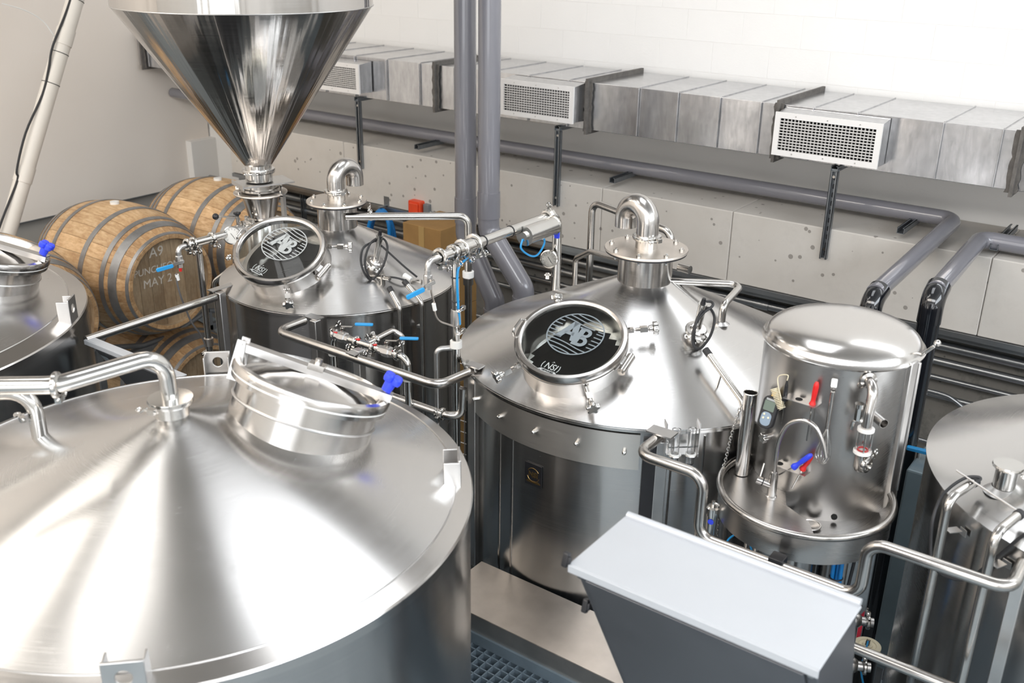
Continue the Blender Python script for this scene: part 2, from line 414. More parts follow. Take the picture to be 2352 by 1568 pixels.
def elbow_valve(p, axis, hdir, parent, L_=.09, mat='blue_vinyl', r=.014):
    """two-piece ball valve with a flat lever handle; axis along the pipe, hdir where the lever points"""
    p = V(p); ax = V(axis).normalized(); hd = V(hdir).normalized()
    up = V((0,0,1)) if abs(ax.z) < .8 else hd.cross(ax).normalized()
    g = G(frame(p, ax, up))
    g.lathe([(r*.7,-.04),(r*1.2,-.04),(r*1.2,-.022),(r*1.5,-.018),(r*1.6,0),(r*1.5,.018),(r*1.2,.022),(r*1.2,.04),(r*.7,.04)], 8)
    b = g.build('ball_valve', 'steel_satin', parent, sharp=.4)
    sub = b if parent.type == 'EMPTY' else parent
    s0 = p+up*r*1.4
    G().cyl(s0, s0+up*.028, .006, n=10).cyl(s0+up*.012, s0+up*.02, .011, n=6).build('valve_stem', 'steel', sub)
    lv = s0+up*.026; M = frame(lv, up, hd)
    G(M).box((.02,0,0), (.05,.014,.003)).hexa([(.042,-.007,-.0015),(.06,-.007,.012),(.06,.007,.012),(.042,.007,-.0015),(.042,-.007,.0015),(.06,-.007,.015),(.06,.007,.015),(.042,.007,.0015)]).build('lever', 'steel', sub)
    G(M).rbox((.055+L_*.5,0,.0135), (L_,.019,.009), .007).build('lever_grip', mat, sub, bevel=.002, label='coloured plastic grip')
    return b
# ------------------------------------------------------------------ the room
YF, YW, XL = 5.7, 6.4, -8.42          # ledge face, block wall, left wall
ZL = -1.61                            # top of the ledge
def struct(g, name, mat, parent=None, **k):
    o = g.build(name, mat, parent, smooth=False, **k)
    if parent is None: o['kind'] = 'structure'
    return o
struct(G().box((-1.77,.65,-3.9), (13.66,11.9,.2)), 'floor', 'concrete_floor')
struct(G().box((-1.77,.65,2.92), (13.66,11.9,.2)), 'ceiling', 'ceiling_paint')
wb = struct(G().box((-1.77,YW+.1,-.25), (13.66,.16,7.1)), 'wall_back', 'block_paint')
# painted blockwork: every block its own piece, thin joints
bw, bh = .4, .2
gb = G().box((0,0,0), (bw-.004, .03, bh-.004))
b0 = None
rb = random.Random(3)
for j in range(10):
    for i in range(24):
        x = XL+.2+bw*i+(bw/2 if j % 2 else 0); z = -1.0+bh*j
        if x > 1.2: continue
        M = Mx.Translation(V((x,YW+.0325+rb.uniform(0,.0006),z))-ORG[wb])
        if b0 is None: b0 = G(Mx.Translation(ORG[wb])).box((0,0,0), (bw-.0016,.03,bh-.0016)).build('block', 'block_paint', wb, bevel=.0012, smooth=False); b0.matrix_local = M
        else: again(b0, wb, M)
struct(G().box((4.95,.65,-.25), (.2,11.9,7.1)), 'wall_right', 'paint_white')
struct(G().box((-1.77,-5.2,-.25), (13.66,.2,7.1)), 'wall_front', 'paint_white')
zp_lo = P(37,513,'x',XL).z
# lower back wall, recessed under the ledge, and the ledge itself
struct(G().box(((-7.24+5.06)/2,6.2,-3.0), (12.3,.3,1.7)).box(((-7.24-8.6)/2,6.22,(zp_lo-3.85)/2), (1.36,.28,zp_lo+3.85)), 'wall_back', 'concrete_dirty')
zb = -2.06
lg = struct(G().box(((-7.23+3)/2,(YF+YW)/2+.02,(ZL+zb)/2), (10.23,YW-YF-.02,ZL-zb-.01)), 'trim_1', 'concrete')
edges = [P(530,350,'y',YF).x, P(793,400,'y',YF).x, P(1381,500,'y',YF).x, -2.45, P(2262,680,'y',YF).x, .4, 3.0]
edges = sorted(edges)
for i in range(len(edges)-1):
    a, b = edges[i]+.0015, edges[i+1]-.0015
    G().box(((a+b)/2, YF+.35, (ZL+zb)/2), (b-a, .71, ZL-zb)).build('concrete_panel', 'concrete', lg, bevel=.006, smooth=False)
struct(G().box((-2.1,YF+.03,zb-.018), (10.2,.1,.03)).box((-2.1,YF+.2,zb-.05), (10.2,.3,.06)), 'trim_2', 'conduit')
# left wall: smooth lining above, bare wall below
zp = P(37,513,'x',XL).z
struct(G().box((XL-.1,.65,(3.3+zp)/2), (.2,11.5,3.3-zp)), 'wall_left', 'paint_cream')
struct(G().box((XL-.16,.65,(zp-3.8)/2), (.2,11.5,zp+3.8)), 'wall_left', 'wall_lower')
zt3 = P(459,322,'x',XL+.08).z; struct(G().box((XL-.03,6.27,(zt3+zp)/2), (.22,.3,zt3-zp)), 'trim_3', 'paint_white', bevel=.004)
struct(G().box((XL+.0,.65,zp-.006), (.03,11.5,.012)), 'trim_4', 'strut')

# ------------------------------------------------------------------ tanks
def conepart(c, R, zr, s, r0, mat, parent, hole=None, nr=26, n=144, name='cone_lid', lip=0.):
    prof = []
    if lip: prof += [(R-.012, zr-lip), (R, zr-lip)]
    prof += [(R+(r0-R)*i/nr, zr+s*(R-(R+(r0-R)*i/nr))) for i in range(nr+1)]
    g = G(Mx.Translation((c[0], c[1], 0))).lathe(prof, n)
    if hole:
        hc, hn, hr = V(hole[0]), V(hole[1]).normalized(), hole[2]; ff = []
        for f in g.f:
            q = sum((g.v[i] for i in f), V())/len(f)-hc; q -= hn*q.dot(hn)
            if q.length > hr: ff.append(f)
        g.f = ff
    return g.build(name, mat, parent, sharp=.35)

def lug(p, out, up, parent, w=.1, h=.12, name='lifting_lug'):
    """folded channel lug with a round hole"""
    M = frame(p, V(out), V(up)); # z=out, x=up
    g = G(M); hr = .019; cx = h*.55; k = 24; hw = w/2
    for z in (-.004, .004):
        pass
    ring_o = []; ring_i = []
    for i in range(k):
        a = 2*PI*i/k; ca, sa = math.cos(a), math.sin(a); sc_ = 1/max(abs(ca), abs(sa))
        x = (h/2)*ca*sc_; y = hw*sa*sc_
        ring_o.append((h/2+x, y)); ring_i.append((cx+hr*ca, hr*sa))
    vs = [V((x,y,z)) for z in (0, .008) for x,y in ring_o+ring_i]; m_ = 2*k; fs = []
    for i in range(k):
        j = (i+1) % k
        fs += [(m_+i, m_+j, m_+k+j, m_+k+i), (j, i, k+i, k+j), (i, j, m_+j, m_+i), (k+j, k+i, m_+k+i, m_+k+j)]
    g.add(vs, fs)
    for s_ in (-1, 1): g.box((h*.46, s_*(hw-.003), -.02), (h*.92, .006, .05))
    return g.build(name, 'steel_satin', parent, bevel=.002)

# --- the two brewing kettles
def kettle(name, c, R, Rs, zr, s, label, rn, zn0, ztop, mw, hinge_az, twist, openlid, group=None):
    cx, cy = c
    t = thing(name, (cx,cy,-3.8), label, 'kettle', group)
    T = Mx.Translation((cx,cy,0))
    G(T).lathe([(Rs,-3.8),(Rs,zr-.5),(Rs,zr-.012),(Rs-.02,zr-.012)], 128).build('shell', 'steel_shell', t)
    mc, mn, mr = V(mw[0]), V(mw[1]).normalized(), mw[2]       # glass disc centre, lid normal, lid radius
    nn = V(mw[3]).normalized(); nc = V(mw[4])                   # neck normal and rim centre
    co = conepart(c, R, zr, s, rn, 'steel_cone', t, hole=(nc, nn, mr*.8), lip=.018)
    G(T).lathe([(R*.998,zr-.019),(R+.0015,zr-.017),(R+.0015,zr-.006),(R*.998,zr-.004)], 128).build('lid_edge', 'steel_neck', t)
    # neck, flange, bolts, vent
    G(T).lathe([(rn,zn0-.01),(rn,ztop)], 48).build('neck', 'steel_neck', t)
    G(T).torus(Mx.Translation((0,0,zn0)), rn+.001, .0035, 48, 6).build('weld_seam', 'steel_satin', t)
    fl = G(T).lathe([(.02,ztop+.01),(rn*1.52,ztop+.01),(rn*1.54,ztop+.003),(rn*1.52,ztop-.0),(rn*.9,ztop)], 48).build('flange', 'steel_plate', t)
    G(T).lathe([(rn*1.5,ztop-.001),(rn*1.5,ztop-.007),(rn*.9,ztop-.007)], 48).build('gasket', 'black_rubber', t)
    for i in range(8):
        a = .3+i*PI/4; q = V((cx+rn*1.3*math.cos(a), cy+rn*1.3*math.sin(a), ztop))
        G().cyl(q+V((0,0,.009)), q+V((0,0,.018)), .011, n=6).cyl(q+V((0,0,.018)), q+V((0,0,.024)), .006, n=8).cyl(q-V((0,0,.024)), q, .0055, n=8).cyl(q-V((0,0,.018)), q-V((0,0,.008)), .01, n=6).build('bolt', 'steel_bright', fl)
    # manway neck and lid
    base = nc-nn*.17
    Mn = frame(nc, nn, V((1,0,0)))
    G(Mn).lathe([(mr*.93,-.2),(mr*.93,-.006),(mr*.99,-.006),(mr*.99,.0),(mr*.87,.0),(mr*.87,-.2)], 64, close=True).build('manway_neck', 'steel_neck', t)
    Ml = frame(mc, mn, V((1,0,0)))
    lid = G(Ml).lathe([(mr*.87,-.028),(mr*.95,-.028),(mr*1.0,-.02),(mr*1.0,-.004),(mr*.975,.006),(mr*.92,.007),(mr*.895,.001),(mr*.87,-.002)], 72, close=True).build('manway_lid_ring', 'steel_neck', t)
    G(Ml).disc(Mx.Identity(4), mr*.9, .008, 64).M
    gl = G(Ml); gl.lathe([(1e-4,-.012),(mr*.885,-.012),(mr*.885,-.002),(1e-4,-.002)], 64, close=True)
    pane = gl.build('glass_pane', 'glass', lid)
    return t, T, Ml, lid, mr
def disc_local(M, px, py):
    d = ray(px, py); o = M.translation; n_ = V((M[0][2],M[1][2],M[2][2])); p = d*(o.dot(n_)/d.dot(n_)); q = M.inverted() @ p; return q.x, q.y

def logo(Ml, parent, px_c, px_e, px_n, mat='logo_grey', up=None):
    """round mark with waves and the letters AB, and the maker's small mark below it, printed on the glass"""
    cx, cy = disc_local(Ml, *px_c); ex, ey = disc_local(Ml, *px_e); R = math.hypot(ex-cx, ey-cy)
    nx, ny = disc_local(Ml, *px_n)
    M = Ml @ Mx.Translation((cx,cy,-.0012)) @ Mx.Rotation(up or 0, 4, 'Z')
    g = G(M); k = 72; w = R*.045
    g.lathe([(R-w,0),(R,0),(R,.0008),(R-w,.0008)], k, close=True)
    def strip(pts, w_):
        for a, b in zip(pts, pts[1:]):
            d = (b-a); n_ = V((-d.y, d.x, 0)).normalized()*w_
            g.add([a-n_, b-n_, b+n_, a+n_, a-n_+V((0,0,.0008)), b-n_+V((0,0,.0008)), b+n_+V((0,0,.0008)), a+n_+V((0,0,.0008))], [(4,5,6,7),(0,3,2,1)])
    for j in range(-5, 6):
        y0 = j*R*.175; cur = []
        for i in range(81):
            x = -R+2*R*i/80
            y = y0+.06*R-(.17 if abs(j) > 2 else .12)*R*(1/(1+math.exp(-(x+.05*R*j)/R*5)))
            inside = x*x+y*y < (R*.97)**2
            inl = abs(x) < R*.63 and abs(y) < R*.42
            if inside and not inl: cur.append(V((x,y,0)))
            else:
                if len(cur) > 2: strip(cur, R*.02)
                cur = []
        if len(cur) > 2: strip(cur, R*.02)
    g.build('round_logo', mat, parent, smooth=False)
    a_ = R*.86; w_ = a_*.2; ML_ = M@Mx.Translation((-R*.2,R*.06,.0008))
    q = G(ML_)
    def quad(g_, p0, p1, wid): 
        g_.prism([(p0[0]-wid/2,p0[1]),(p0[0]+wid/2,p0[1]),(p1[0]+wid/2,p1[1]),(p1[0]-wid/2,p1[1])], 0, .0008)
    quad(q, (-a_*.36,-a_/2), (-a_*.02,a_/2), w_*1.25); quad(q, (a_*.34,-a_/2), (a_*.02,a_/2), w_*1.35)
    q.prism([(-a_*.22,-a_*.22),(a_*.22,-a_*.22),(a_*.18,-a_*.05),(-a_*.18,-a_*.05)], 0, .0008)
    q.prism([(-a_*.56,-a_/2),(-a_*.2,-a_/2),(-a_*.2,-a_*.42),(-a_*.56,-a_*.42)], 0, .0008)
    q.build('letter_a', mat, parent, smooth=False)
    q = G(M@Mx.Translation((R*.3,-R*.06,.0016)))
    q.prism([(-a_*.26,-a_/2),(-a_*.04,-a_/2),(-a_*.04,a_/2),(-a_*.26,a_/2)], 0, .0008)
    q.prism([(-a_*.34,a_*.42),(-a_*.1,a_*.42),(-a_*.1,a_/2),(-a_*.34,a_/2)], 0, .0008)
    for yc, ro, ex in ((a_*.25,a_*.25,a_*.02),(-a_*.23,a_*.27,a_*.05)):
        q.lathe([(ro*.42,0),(ro,0),(ro,.0008),(ro*.42,.0008)], 20, -PI/2, PI/2, Mx.Translation((ex,yc,0)), close=True)
        for sg in (-1,1): q.prism(sorted([(-a_*.06,yc+sg*ro*.42),(ex,yc+sg*ro*.42),(ex,yc+sg*ro),(-a_*.06,yc+sg*ro)], key=lambda p: math.atan2(p[1]-yc-sg*ro*.7, p[0]-(ex-a_*.06)/2)), 0, .0008)
    q.build('letter_b', mat, parent, smooth=False)
    M2 = Ml @ Mx.Translation((nx,ny,-.0008)) @ Mx.Rotation(up or 0, 4, 'Z'); s = R*.33
    text_mesh('maker_mark', 'NSI', s*1.15, M2, 'logo_pale', parent, shear=.15, bold=0, sx=.8)
    gg = G(M2)
    for sgn in (-1, 1):
        gg.lathe([(s*.95,0),(s*1.02,0),(s*1.02,.0008),(s*.95,.0008)], 10, (0 if sgn > 0 else PI)-.45, (0 if sgn > 0 else PI)+.45, close=True)
    gg.prism([(-s*.2,s*.58),(-s*.1,s*.64),(0,s*.76),(s*.1,s*.64),(s*.2,s*.58),(0,s*.66)], 0, .0008)
    gg.prism([(-s*1.15,-s*.75),(-s*.8,-s*.5),(s*.8,-s*.5),(s*1.15,-s*.75),(s*.8,-s*.72),(s*.75,-s*.86),(-s*.75,-s*.86),(-s*.8,-s*.72)], 0, .0008)
    gg.build('maker_banner', 'logo_pale', parent, smooth=False)
    text_mesh('maker_banner_text', 'NEWLANDS', s*.24, M2@Mx.Translation((0,-s*.68,.0012)), 'dark_inside', parent, bold=.0004)

def gooseneck(c, z0, r, H_, span, az, parent, mat='steel_neck'):
    """vent pipe that rises, turns over and ends in an open mouth"""
    cx, cy = c; d = V((math.cos(az), math.sin(az), 0)); R = span/2; pts = [V((cx,cy,z0))]
    top = z0+H_-R
    for i in range(17):
        a = PI*i/16*1.0; pts.append(V((cx,cy,top))+d*(R-R*math.cos(a))+V((0,0,R*math.sin(a))))
    pts.append(pts[-1]+V((0,0,-R*.35)))
    g = G(); g.pipe(pts, r, .004, 28)
    o = g.build('vent_pipe', mat, parent); return o

# kettle 2 (large, right of the middle)
C2, R2, ZK = (-1.936,3.636), .79, -1.70
n2 = V((.104,-.383,.918)).normalized(); m2 = V((-1.93,3.06,-1.472))
K2, T2, ML2, LID2, MR2 = kettle('brew_kettle', C2, R2, .752, ZK, .46, 'large brushed steel kettle with round black-glass manway, right of the grey pipes', .115, -1.395, -1.255, (m2, n2, .223, n2, m2-n2*.03), 0, 0, False)
logo(ML2, LID2, (1321.7,766), (1388.8,755.8), (1265,842), up=.0)
# kettle 1 (smaller, behind, under the hopper)
C1, R1 = (-3.677,3.54), .615
n1 = V((.258,-.406,.877)).normalized(); m1 = V((-3.635,3.105,-1.451))
nn1 = V((-.011,-.442,.897)).normalized()
K1, T1, ML1, LID1, MR1 = kettle('mash_kettle', C1, R1, .597, ZK, .5, 'smaller steel kettle with an open clear-glass manway lid, under the hopper', .1, -1.447, -1.315, (m1, n1, .2236, nn1, V((-3.667,3.161,-1.508))), 0, 0, True)
logo(ML1, LID1, (653,559), (705.5,549), (597,617), mat='logo_pale', up=.0)

# --- fermenters with the shallow cones
def fermenter(name, c, R, zr, s, label, rim, mz, mpx, maz, mr, mat='steel_cone', group=None):
    cx, cy = c; t = thing(name, (cx,cy,-3.8), label, 'tank', group); T = Mx.Translation((cx,cy,0))
    G(T).lathe([(R-.004,-3.8),(R-.004,zr-.035)], 144).build('shell', 'steel_shell', t)
    G(T).lathe([(R-.004,zr-.036),(R+.004,zr-.034),(R+.004,zr-.006),(R,zr),(R-rim,zr+s*rim+.001)], 144).build('rim_band', 'steel_neck', t, sharp=.3)
    g = G(T); g.torus(Mx.Translation((0,0,zr+s*rim+.001)), R-rim, .0025, 160, 6); g.build('weld_seam', 'steel_satin', t)
    co = conepart(c, R-rim, zr+s*rim, s, .05, 'steel_cone', t, nr=16)
    return t, T
def coneZ(c, R, zr, s, x, y): return zr+s*(R-math.hypot(x-c[0], y-c[1]))
def oncone(px, py, c, R, zr, s, off=0.):
    z = zr+.1
    for _ in range(80):
        p = P(px, py, 'z', z); z = .5*z+.5*(coneZ(c, R, zr, s, p.x, p.y)+off)
    return P(px, py, 'z', z)
def cnormal(c, s, p):
    d = V((p.x-c[0], p.y-c[1], 0)).normalized(); return V((d.x*s, d.y*s, 1)).normalized()

CF, RF, ZF, SF = (-2.352,1.56), .877, -1.6, .32
FT, TF = fermenter('fermenter_tank', CF, RF, ZF, SF, 'nearest big fermenter tank, wide conical top filling the lower left', .05, 0, 0, 0, 0)
CG, RG = (-4.678,1.49), 1.04
GT, TG = fermenter('fermenter_tank', CG, RG, ZF, SF, 'fermenter tank at the left edge beside the barrels', .075, 0, 0, 0, 0)

def manlid(t, ctr, n, mr, hdir, label=None):
    """hinged pressure manway: neck, dished lid, clamp ring, lever bar and blue knob. hdir: where the knob is"""
    n = V(n).normalized(); hd = (V(hdir)-n*V(hdir).dot(n)).normalized(); M = frame(ctr, n, hd)
    G(M).lathe([(mr*.9,-.24),(mr*.9,-.052),(mr*.985,-.05),(mr*.985,-.036),(mr*.9,-.034)], 72).build('manway_neck', 'steel_neck', t)
    G(M).torus(Mx.Translation((0,0,-.105)), mr*.905, .004, 72, 6).build('weld_seam', 'steel_satin', t)
    lid = G(M).lathe([(mr*.96,-.034),(mr*1.0,-.03),(mr*1.0,-.012),(mr*.98,-.004),(mr*.93,0),(mr*.9,-.012),(mr*.88,-.035),(mr*.84,-.04),(mr*.6,-.014),(mr*.3,.004),(1e-4,.01)], 72).build('manway_lid', 'steel_neck', t)
    G(M).torus(Mx.Translation((0,0,-.035)), mr*.97, .005, 72, 6).build('seal', 'white_plastic', t)
    # bar across the lid, hinged at the far end
    a, b = -mr*.96, mr*1.0
    za_, zb2 = .034, .02
    def bar_(y0, y1, lo, hi): return [(a,y0,za_-lo),(b,y0,zb2-lo),(b,y1,zb2-lo),(a,y1,za_-lo),(a,y0,za_+hi),(b,y0,zb2+hi),(b,y1,zb2+hi),(a,y1,za_+hi)]
    G(M).hexa(bar_(-.022,.022,0,.004)).hexa(bar_(-.026,-.021,.02,.004)).hexa(bar_(.021,.026,.02,.004)).build('lid_bar', 'steel_satin', t, smooth=False)
    G(M).cyl((0,0,.0),(0,0,.06),.012,n=14).box((0,0,.035),(.05,.06,.02)).build('pivot', 'steel', t)
    g = G(M)
    for s_ in (-1, 1): g.hexa([(a-.012,s_*.03-.003,-.08),(a+.03,s_*.03-.003,-.08),(a+.03,s_*.03+.003,-.08),(a-.012,s_*.03+.003,-.08),(a-.012,s_*.03-.003,.048),(a+.014,s_*.03-.003,.048),(a+.014,s_*.03+.003,.048),(a-.012,s_*.03+.003,.048)])
    g.cyl((a,-.04,.036),(a,.04,.036),.007,n=12); g.build('hinge_bracket', 'steel_satin', t)
    g = G(M)
    for s_ in (-1, 1): g.box((b-.045,s_*.02,-.06), (.03,.006,.06))
    g.cyl((b-.045,-.034,-.05),(b-.045,.034,-.05),.008,n=12).cyl((b-.045,0,-.05),(b-.02,0,.04),.006,n=10)
    g.build('eye_bolt', 'steel', t)
    kp = M @ V((b-.02,0,.045)); kn = M.to_3x3() @ V((.25,0,1))
    g = G(frame(kp, kn, hd)); g.cyl((0,0,-.018),(0,0,.02),.016,.02,16)
    for i in range(4):
        a_ = PI/4+i*PI/2; g.lathe([(1e-4,.012),(.013,.014),(.0165,.022),(.0165,.034),(.012,.04),(1e-4,.041)], 16, M=Mx.Translation((.019*math.cos(a_),.019*math.sin(a_),0)))
    g.prism([(.016,.016),(-.016,.016),(-.016,-.016),(.016,-.016)], .012, .038)
    g.build('clamp_knob', 'blue_plastic', t, label='blue plastic four-lobed knob')
    return M
fm = P(725,873,'z',-1.332); fn = cnormal(CF, SF, fm)
fm = P(718,879,'z',-1.33); manlid(FT, fm+fn*.02, fn+V((.0,.09,0)), .25, P(890,895,'z',-1.35)-fm)
gm = P(-37,572,'z',-1.348); gn = cnormal(CG, SF, gm)
manlid(GT, gm+gn*.02, gn, .27, P(60,583,'z',-1.37)-gm)

def ring_on(p, px0, px1): pass
# lifting lugs near the rims
for t, c, R, zr, s, lst in ((FT, CF, RF, ZF, SF, ((503,857),(1052,1100),(292,1590))), (GT, CG, RG, ZF, SF, ((168,735),))):
    for q in lst:
        p = oncone(*q, c, R, zr, s); d = V((p.x-c[0], p.y-c[1], 0)).normalized()
        lug(p-V((0,0,.005)), d if t is FT and q[0] != 1052 else d, (0,0,1), t, w=.095 if t is FT else .09, h=.095 if t is FT else .11)

# top pipe of the near fermenter
top = V((CF[0], CF[1], -1.335)); 
G(TF).lathe([(.05,-1.36),(.05,-1.3),(.064,-1.298),(.066,-1.29),(.064,-1.282),(.04,-1.281),(1e-4,-1.281)], 40).build('top_ferrule', 'steel_bright', FT)
clamp((CF[0],CF[1],-1.29), (0,0,1), .055, FT, wingdir=(.3,-1,0))
za = -1.145
e0 = P(395,905,'z',-1.27); A = V((CF[0],CF[1],-1.285))
p1 = V((CF[0]-.005,CF[1]-.0,za)); far = P(-400,905,'z',za); far = P(-300,893,'z',za)
pp = thing('spray_line', (CF[0],CF[1],-1.28), 'polished steel spray pipe entering the nearest tank top from the left', 'pipe')
G().tube([A, p1, P(130,884,'z',za), P(-160,888,'z',za)], .0245, 24, bend=.075).build('pipe_run', 'steel_bright', pp)
q = P(130,884,'z',za); dq = (P(100,884,'z',za)-P(160,883,'z',za)); clamp(q, dq, .0255, pp, wingdir=(0,0,-1))
# second, smaller riser pipe at the frame edge
b2 = oncone(92,1000,CF,RF,ZF,SF); t2 = b2+V((0,0,.145)); far2 = P(-120,880,'z',-1.31)
p2_ = thing('riser_pipe', b2, 'short steel riser with clamp, at the left edge of the nearest tank', 'pipe')
G().cyl(b2-V((0,0,.01)), b2+V((0,0,.06)), .024, n=24).build('ferrule', 'steel_bright', p2_)
rr_ = b2+V((0,0,.15)); G().tube([b2+V((0,0,.05)), rr_, rr_+(P(-160,905,'z',rr_.z)-rr_)], .0235, 22, bend=.07).build('pipe_run', 'steel_bright', p2_)
clamp(b2+V((0,0,.07)), (0,0,1), .0245, p2_, wingdir=(-.2,-1,0))

# --- right-hand tank, cut by the frame
CR, RR = (.058,3.639), .746
RT, TR = None, None
RT = thing('hot_liquor_tank', (CR[0],CR[1],-3.8), 'steel tank cut off by the right edge of the photo', 'tank')
TR = Mx.Translation((CR[0],CR[1],0))
G(TR).lathe([(RR-.006,-3.8),(RR-.006,ZK-.003)], 128).build('shell', 'steel_shell', RT)
conepart(CR, RR, ZK, .42, .12, 'steel_cone', RT, lip=.004)
G(TR).lathe([(.12,-1.45),(.12,-1.3)], 40).build('neck', 'steel_neck', RT)
rp = oncone(2305,1118,CR,RR,ZK,.42)
G(Mx.Translation(rp)).lathe([(.034,-.03),(.034,.07),(.046,.072),(.048,.078),(.046,.084),(1e-4,.084)], 28).build('sample_port', 'steel_bright', RT)
G(Mx.Translation(rp)).lathe([(.036,.002),(.06,-.018)], 28).build('weld_pad', 'steel_satin', RT)
clamp(rp+V((0,0,.078)), (0,0,1), .04, RT, wingdir=(1,-.1,0))

# ------------------------------------------------------------------ malt hopper above the small kettle
HC = V((-4.123,3.425,0)); HT = Mx.Translation(HC)
HP = thing('grist_hopper', (HC.x,HC.y,-1.44), 'large polished steel hopper cone hanging over the smaller kettle', 'hopper')
zr_h, Rh = -.375, .625
G(HT).lathe([(Rh,zr_h),(.072,-1.165)], 128).build('cone', 'steel_hopper', HP)
G(HT).lathe([(Rh,zr_h+.001),(Rh,.35),(.2,.5)], 128).build('drum', 'steel_hopper', HP)
G(HT).torus(Mx.Translation((0,0,zr_h)), Rh, .003, 128, 6).build('weld_seam', 'steel_satin', HP)
G(HT).lathe([(.068,-1.16),(.068,-1.185),(.083,-1.187),(.085,-1.197),(.083,-1.207),(.07,-1.209),(.07,-1.25)], 36).build('outlet_collar', 'steel_bright', HP)
clamp((HC.x,HC.y,-1.197), (0,0,1), .068, HP, wingdir=(.6,-.8,0))
a_ = P(560,405,'z',-1.262)
gp = G(HT@Mx.Rotation(-.35,4,'Z')); gp.box((0,.02,-1.262), (.17,.28,.008)); gp.box((0,-.118,-1.262), (.17,.006,.022)); gp.build('slide_gate', 'steel_satin', HP)
G(HT).lathe([(.09,-1.268),(.09,-1.285),(.1,-1.287),(.1,-1.3),(.09,-1.302)], 36).build('lower_collar', 'steel', HP)
clamp((HC.x,HC.y,-1.294), (0,0,1), .082, HP, wingdir=(-.9,-.5,0))
# ------------------------------------------------------------------ air duct along the back wall
zt, zbt = -.935, -1.24
DK = thing('air_duct', (-4,YF+.3,zbt), 'galvanised rectangular air duct along the white block wall', 'duct')
fx = [P(q[0],q[1],'y',YF).x for q in ((328,150),(1003,200),(1352,245),(1786,300),(2338,370))]
xs = [XL]+fx[1:]+[1.6]
seams = {0: [], 1: [], 2: [1462,1552,1648,1742], 3: [1862,1965,2165,2305], 4: []}
for i in range(len(xs)-1):
    a, b = xs[i]+.002, xs[i+1]-.002
    G().box(((a+b)/2, (YF+YW)/2, (zt+zbt)/2), (b-a, YW-YF-.02, zt-zbt)).build('duct_section', 'galvanised', DK, bevel=.002, smooth=False)
    sx_ = [P(q, 300, 'y', YF).x for q in seams[i]]
    if not sx_:
        k = max(2, int((b-a)/.3)); sx_ = [a+(b-a)*(j+.5)/k for j in range(k)]
    for x in sx_:
        if a+.02 < x < b-.02: G().box((x, YF-.001, (zt+zbt)/2), (.007, .012, zt-zbt-.005)).box((x, (YF+YW)/2, zt+.001), (.007, YW-YF-.03, .01)).build('seam_rib', 'galvanised', DK, bevel=.0015, smooth=False)
for x in [XL+.1]+fx[1:]:
    g = G(); rr = random.Random(int(x*1000)); n_ = 14
    for s_, w0 in ((-1,.034),(1,.026)):
        pts = [(x, zbt-.012)]+[(x+s_*(w0+rr.uniform(-.006,.006)), zbt-.012+(zt-zbt+.02)*j/n_) for j in range(n_+1)]+[(x, zt+.008)]
        if s_ < 0: pts = pts[::-1]
        g.prism([(p_[0], p_[1]) for p_ in pts], 0, .006, Mx(((1,0,0,0),(0,0,1,YF-.008),(0,1,0,0),(0,0,0,1))))
    g.build('sealant', 'duct_sealant', DK, smooth=False)
    G().box((x, (YF+YW)/2-.02, (zt+zbt)/2), (.018, YW-YF+.03, zt-zbt+.055)).build('flange', 'duct_sealant', DK, smooth=False)
def outlet(x0, x1, z0, z1, nv, nh):
    yf = YF-.14; w = x1-x0; h = z1-z0; cx = (x0+x1)/2; cz = (z0+z1)/2; f = .032
    ob = G().hexa([(x0+.006,yf+.01,z0+.006),(x1-.006,yf+.01,z0+.006),(x1-.006,YF,z0+.0),(x0+.006,YF,z0),(x0+.006,yf+.01,z1-.006),(x1-.006,yf+.01,z1-.006),(x1-.006,YF+.0,z1+.01),(x0+.006,YF,z1+.01)])
    ob.f = [q for q in ob.f if q not in (ob.f[2],)]
    ob = ob.build('outlet_box', 'galvanised', DK, smooth=False)
    G().box((cx,yf+.04,cz), (w-.02,.01,h-.02)).build('backing', 'dark_inside', ob, smooth=False)
    g = G()
    for c_, d_ in (((cx,yf,z0+f/2),(w,.014,f)),((cx,yf,z1-f/2),(w,.014,f)),((x0+f/2,yf,cz),(f,.014,h-2*f)),((x1-f/2,yf,cz),(f,.014,h-2*f))): g.box(c_, d_)
    g.build('grille_frame', 'grille_white', ob, smooth=False)
    g = G()
    for q in ((.2,0),(.5,0),(.8,0),(.2,1),(.5,1),(.8,1)): g.cyl((x0+w*q[0],yf-.009,z0+f/2 if not q[1] else z1-f/2),(x0+w*q[0],yf-.005,z0+f/2 if not q[1] else z1-f/2),.004,n=8)
    g.build('screws', 'steel_satin', ob)
    iw, ih = w-2*f, h-2*f; first = None
    base = ORG[DK]
    for i in range(1, nv):
        x = x0+f+iw*i/nv
        if first is None: first = G().box((x,yf+.008,cz),(.0035,.014,ih)).build('vertical_vane','vanes_white',ob,smooth=False); x00 = x
        else: again(first, ob, Mx.Translation((x-x00,0,0)))
    first = None
    for i in range(1, nh):
        z = z0+f+ih*i/nh
        if first is None: first = G().box((cx,yf-.003,z),(iw,.012,.0045)).build('horizontal_vane','vanes_white',ob,smooth=False); z00 = z
        else: again(first, ob, Mx.Translation((0,0,z-z00)))
def gx(px, py): return P(px, py, 'y', YF-.14)
a, b = gx(1783,256), gx(2012,388); outlet(a.x, b.x+.005, b.z, a.z, 26, 11)
a, b = gx(1150,180), gx(1316,285); outlet(a.x, b.x, b.z, a.z, 26, 11)
b = gx(827,217); a = gx(722,140); outlet(b.x-.575, b.x, b.z, gx(823,148).z, 26, 11)

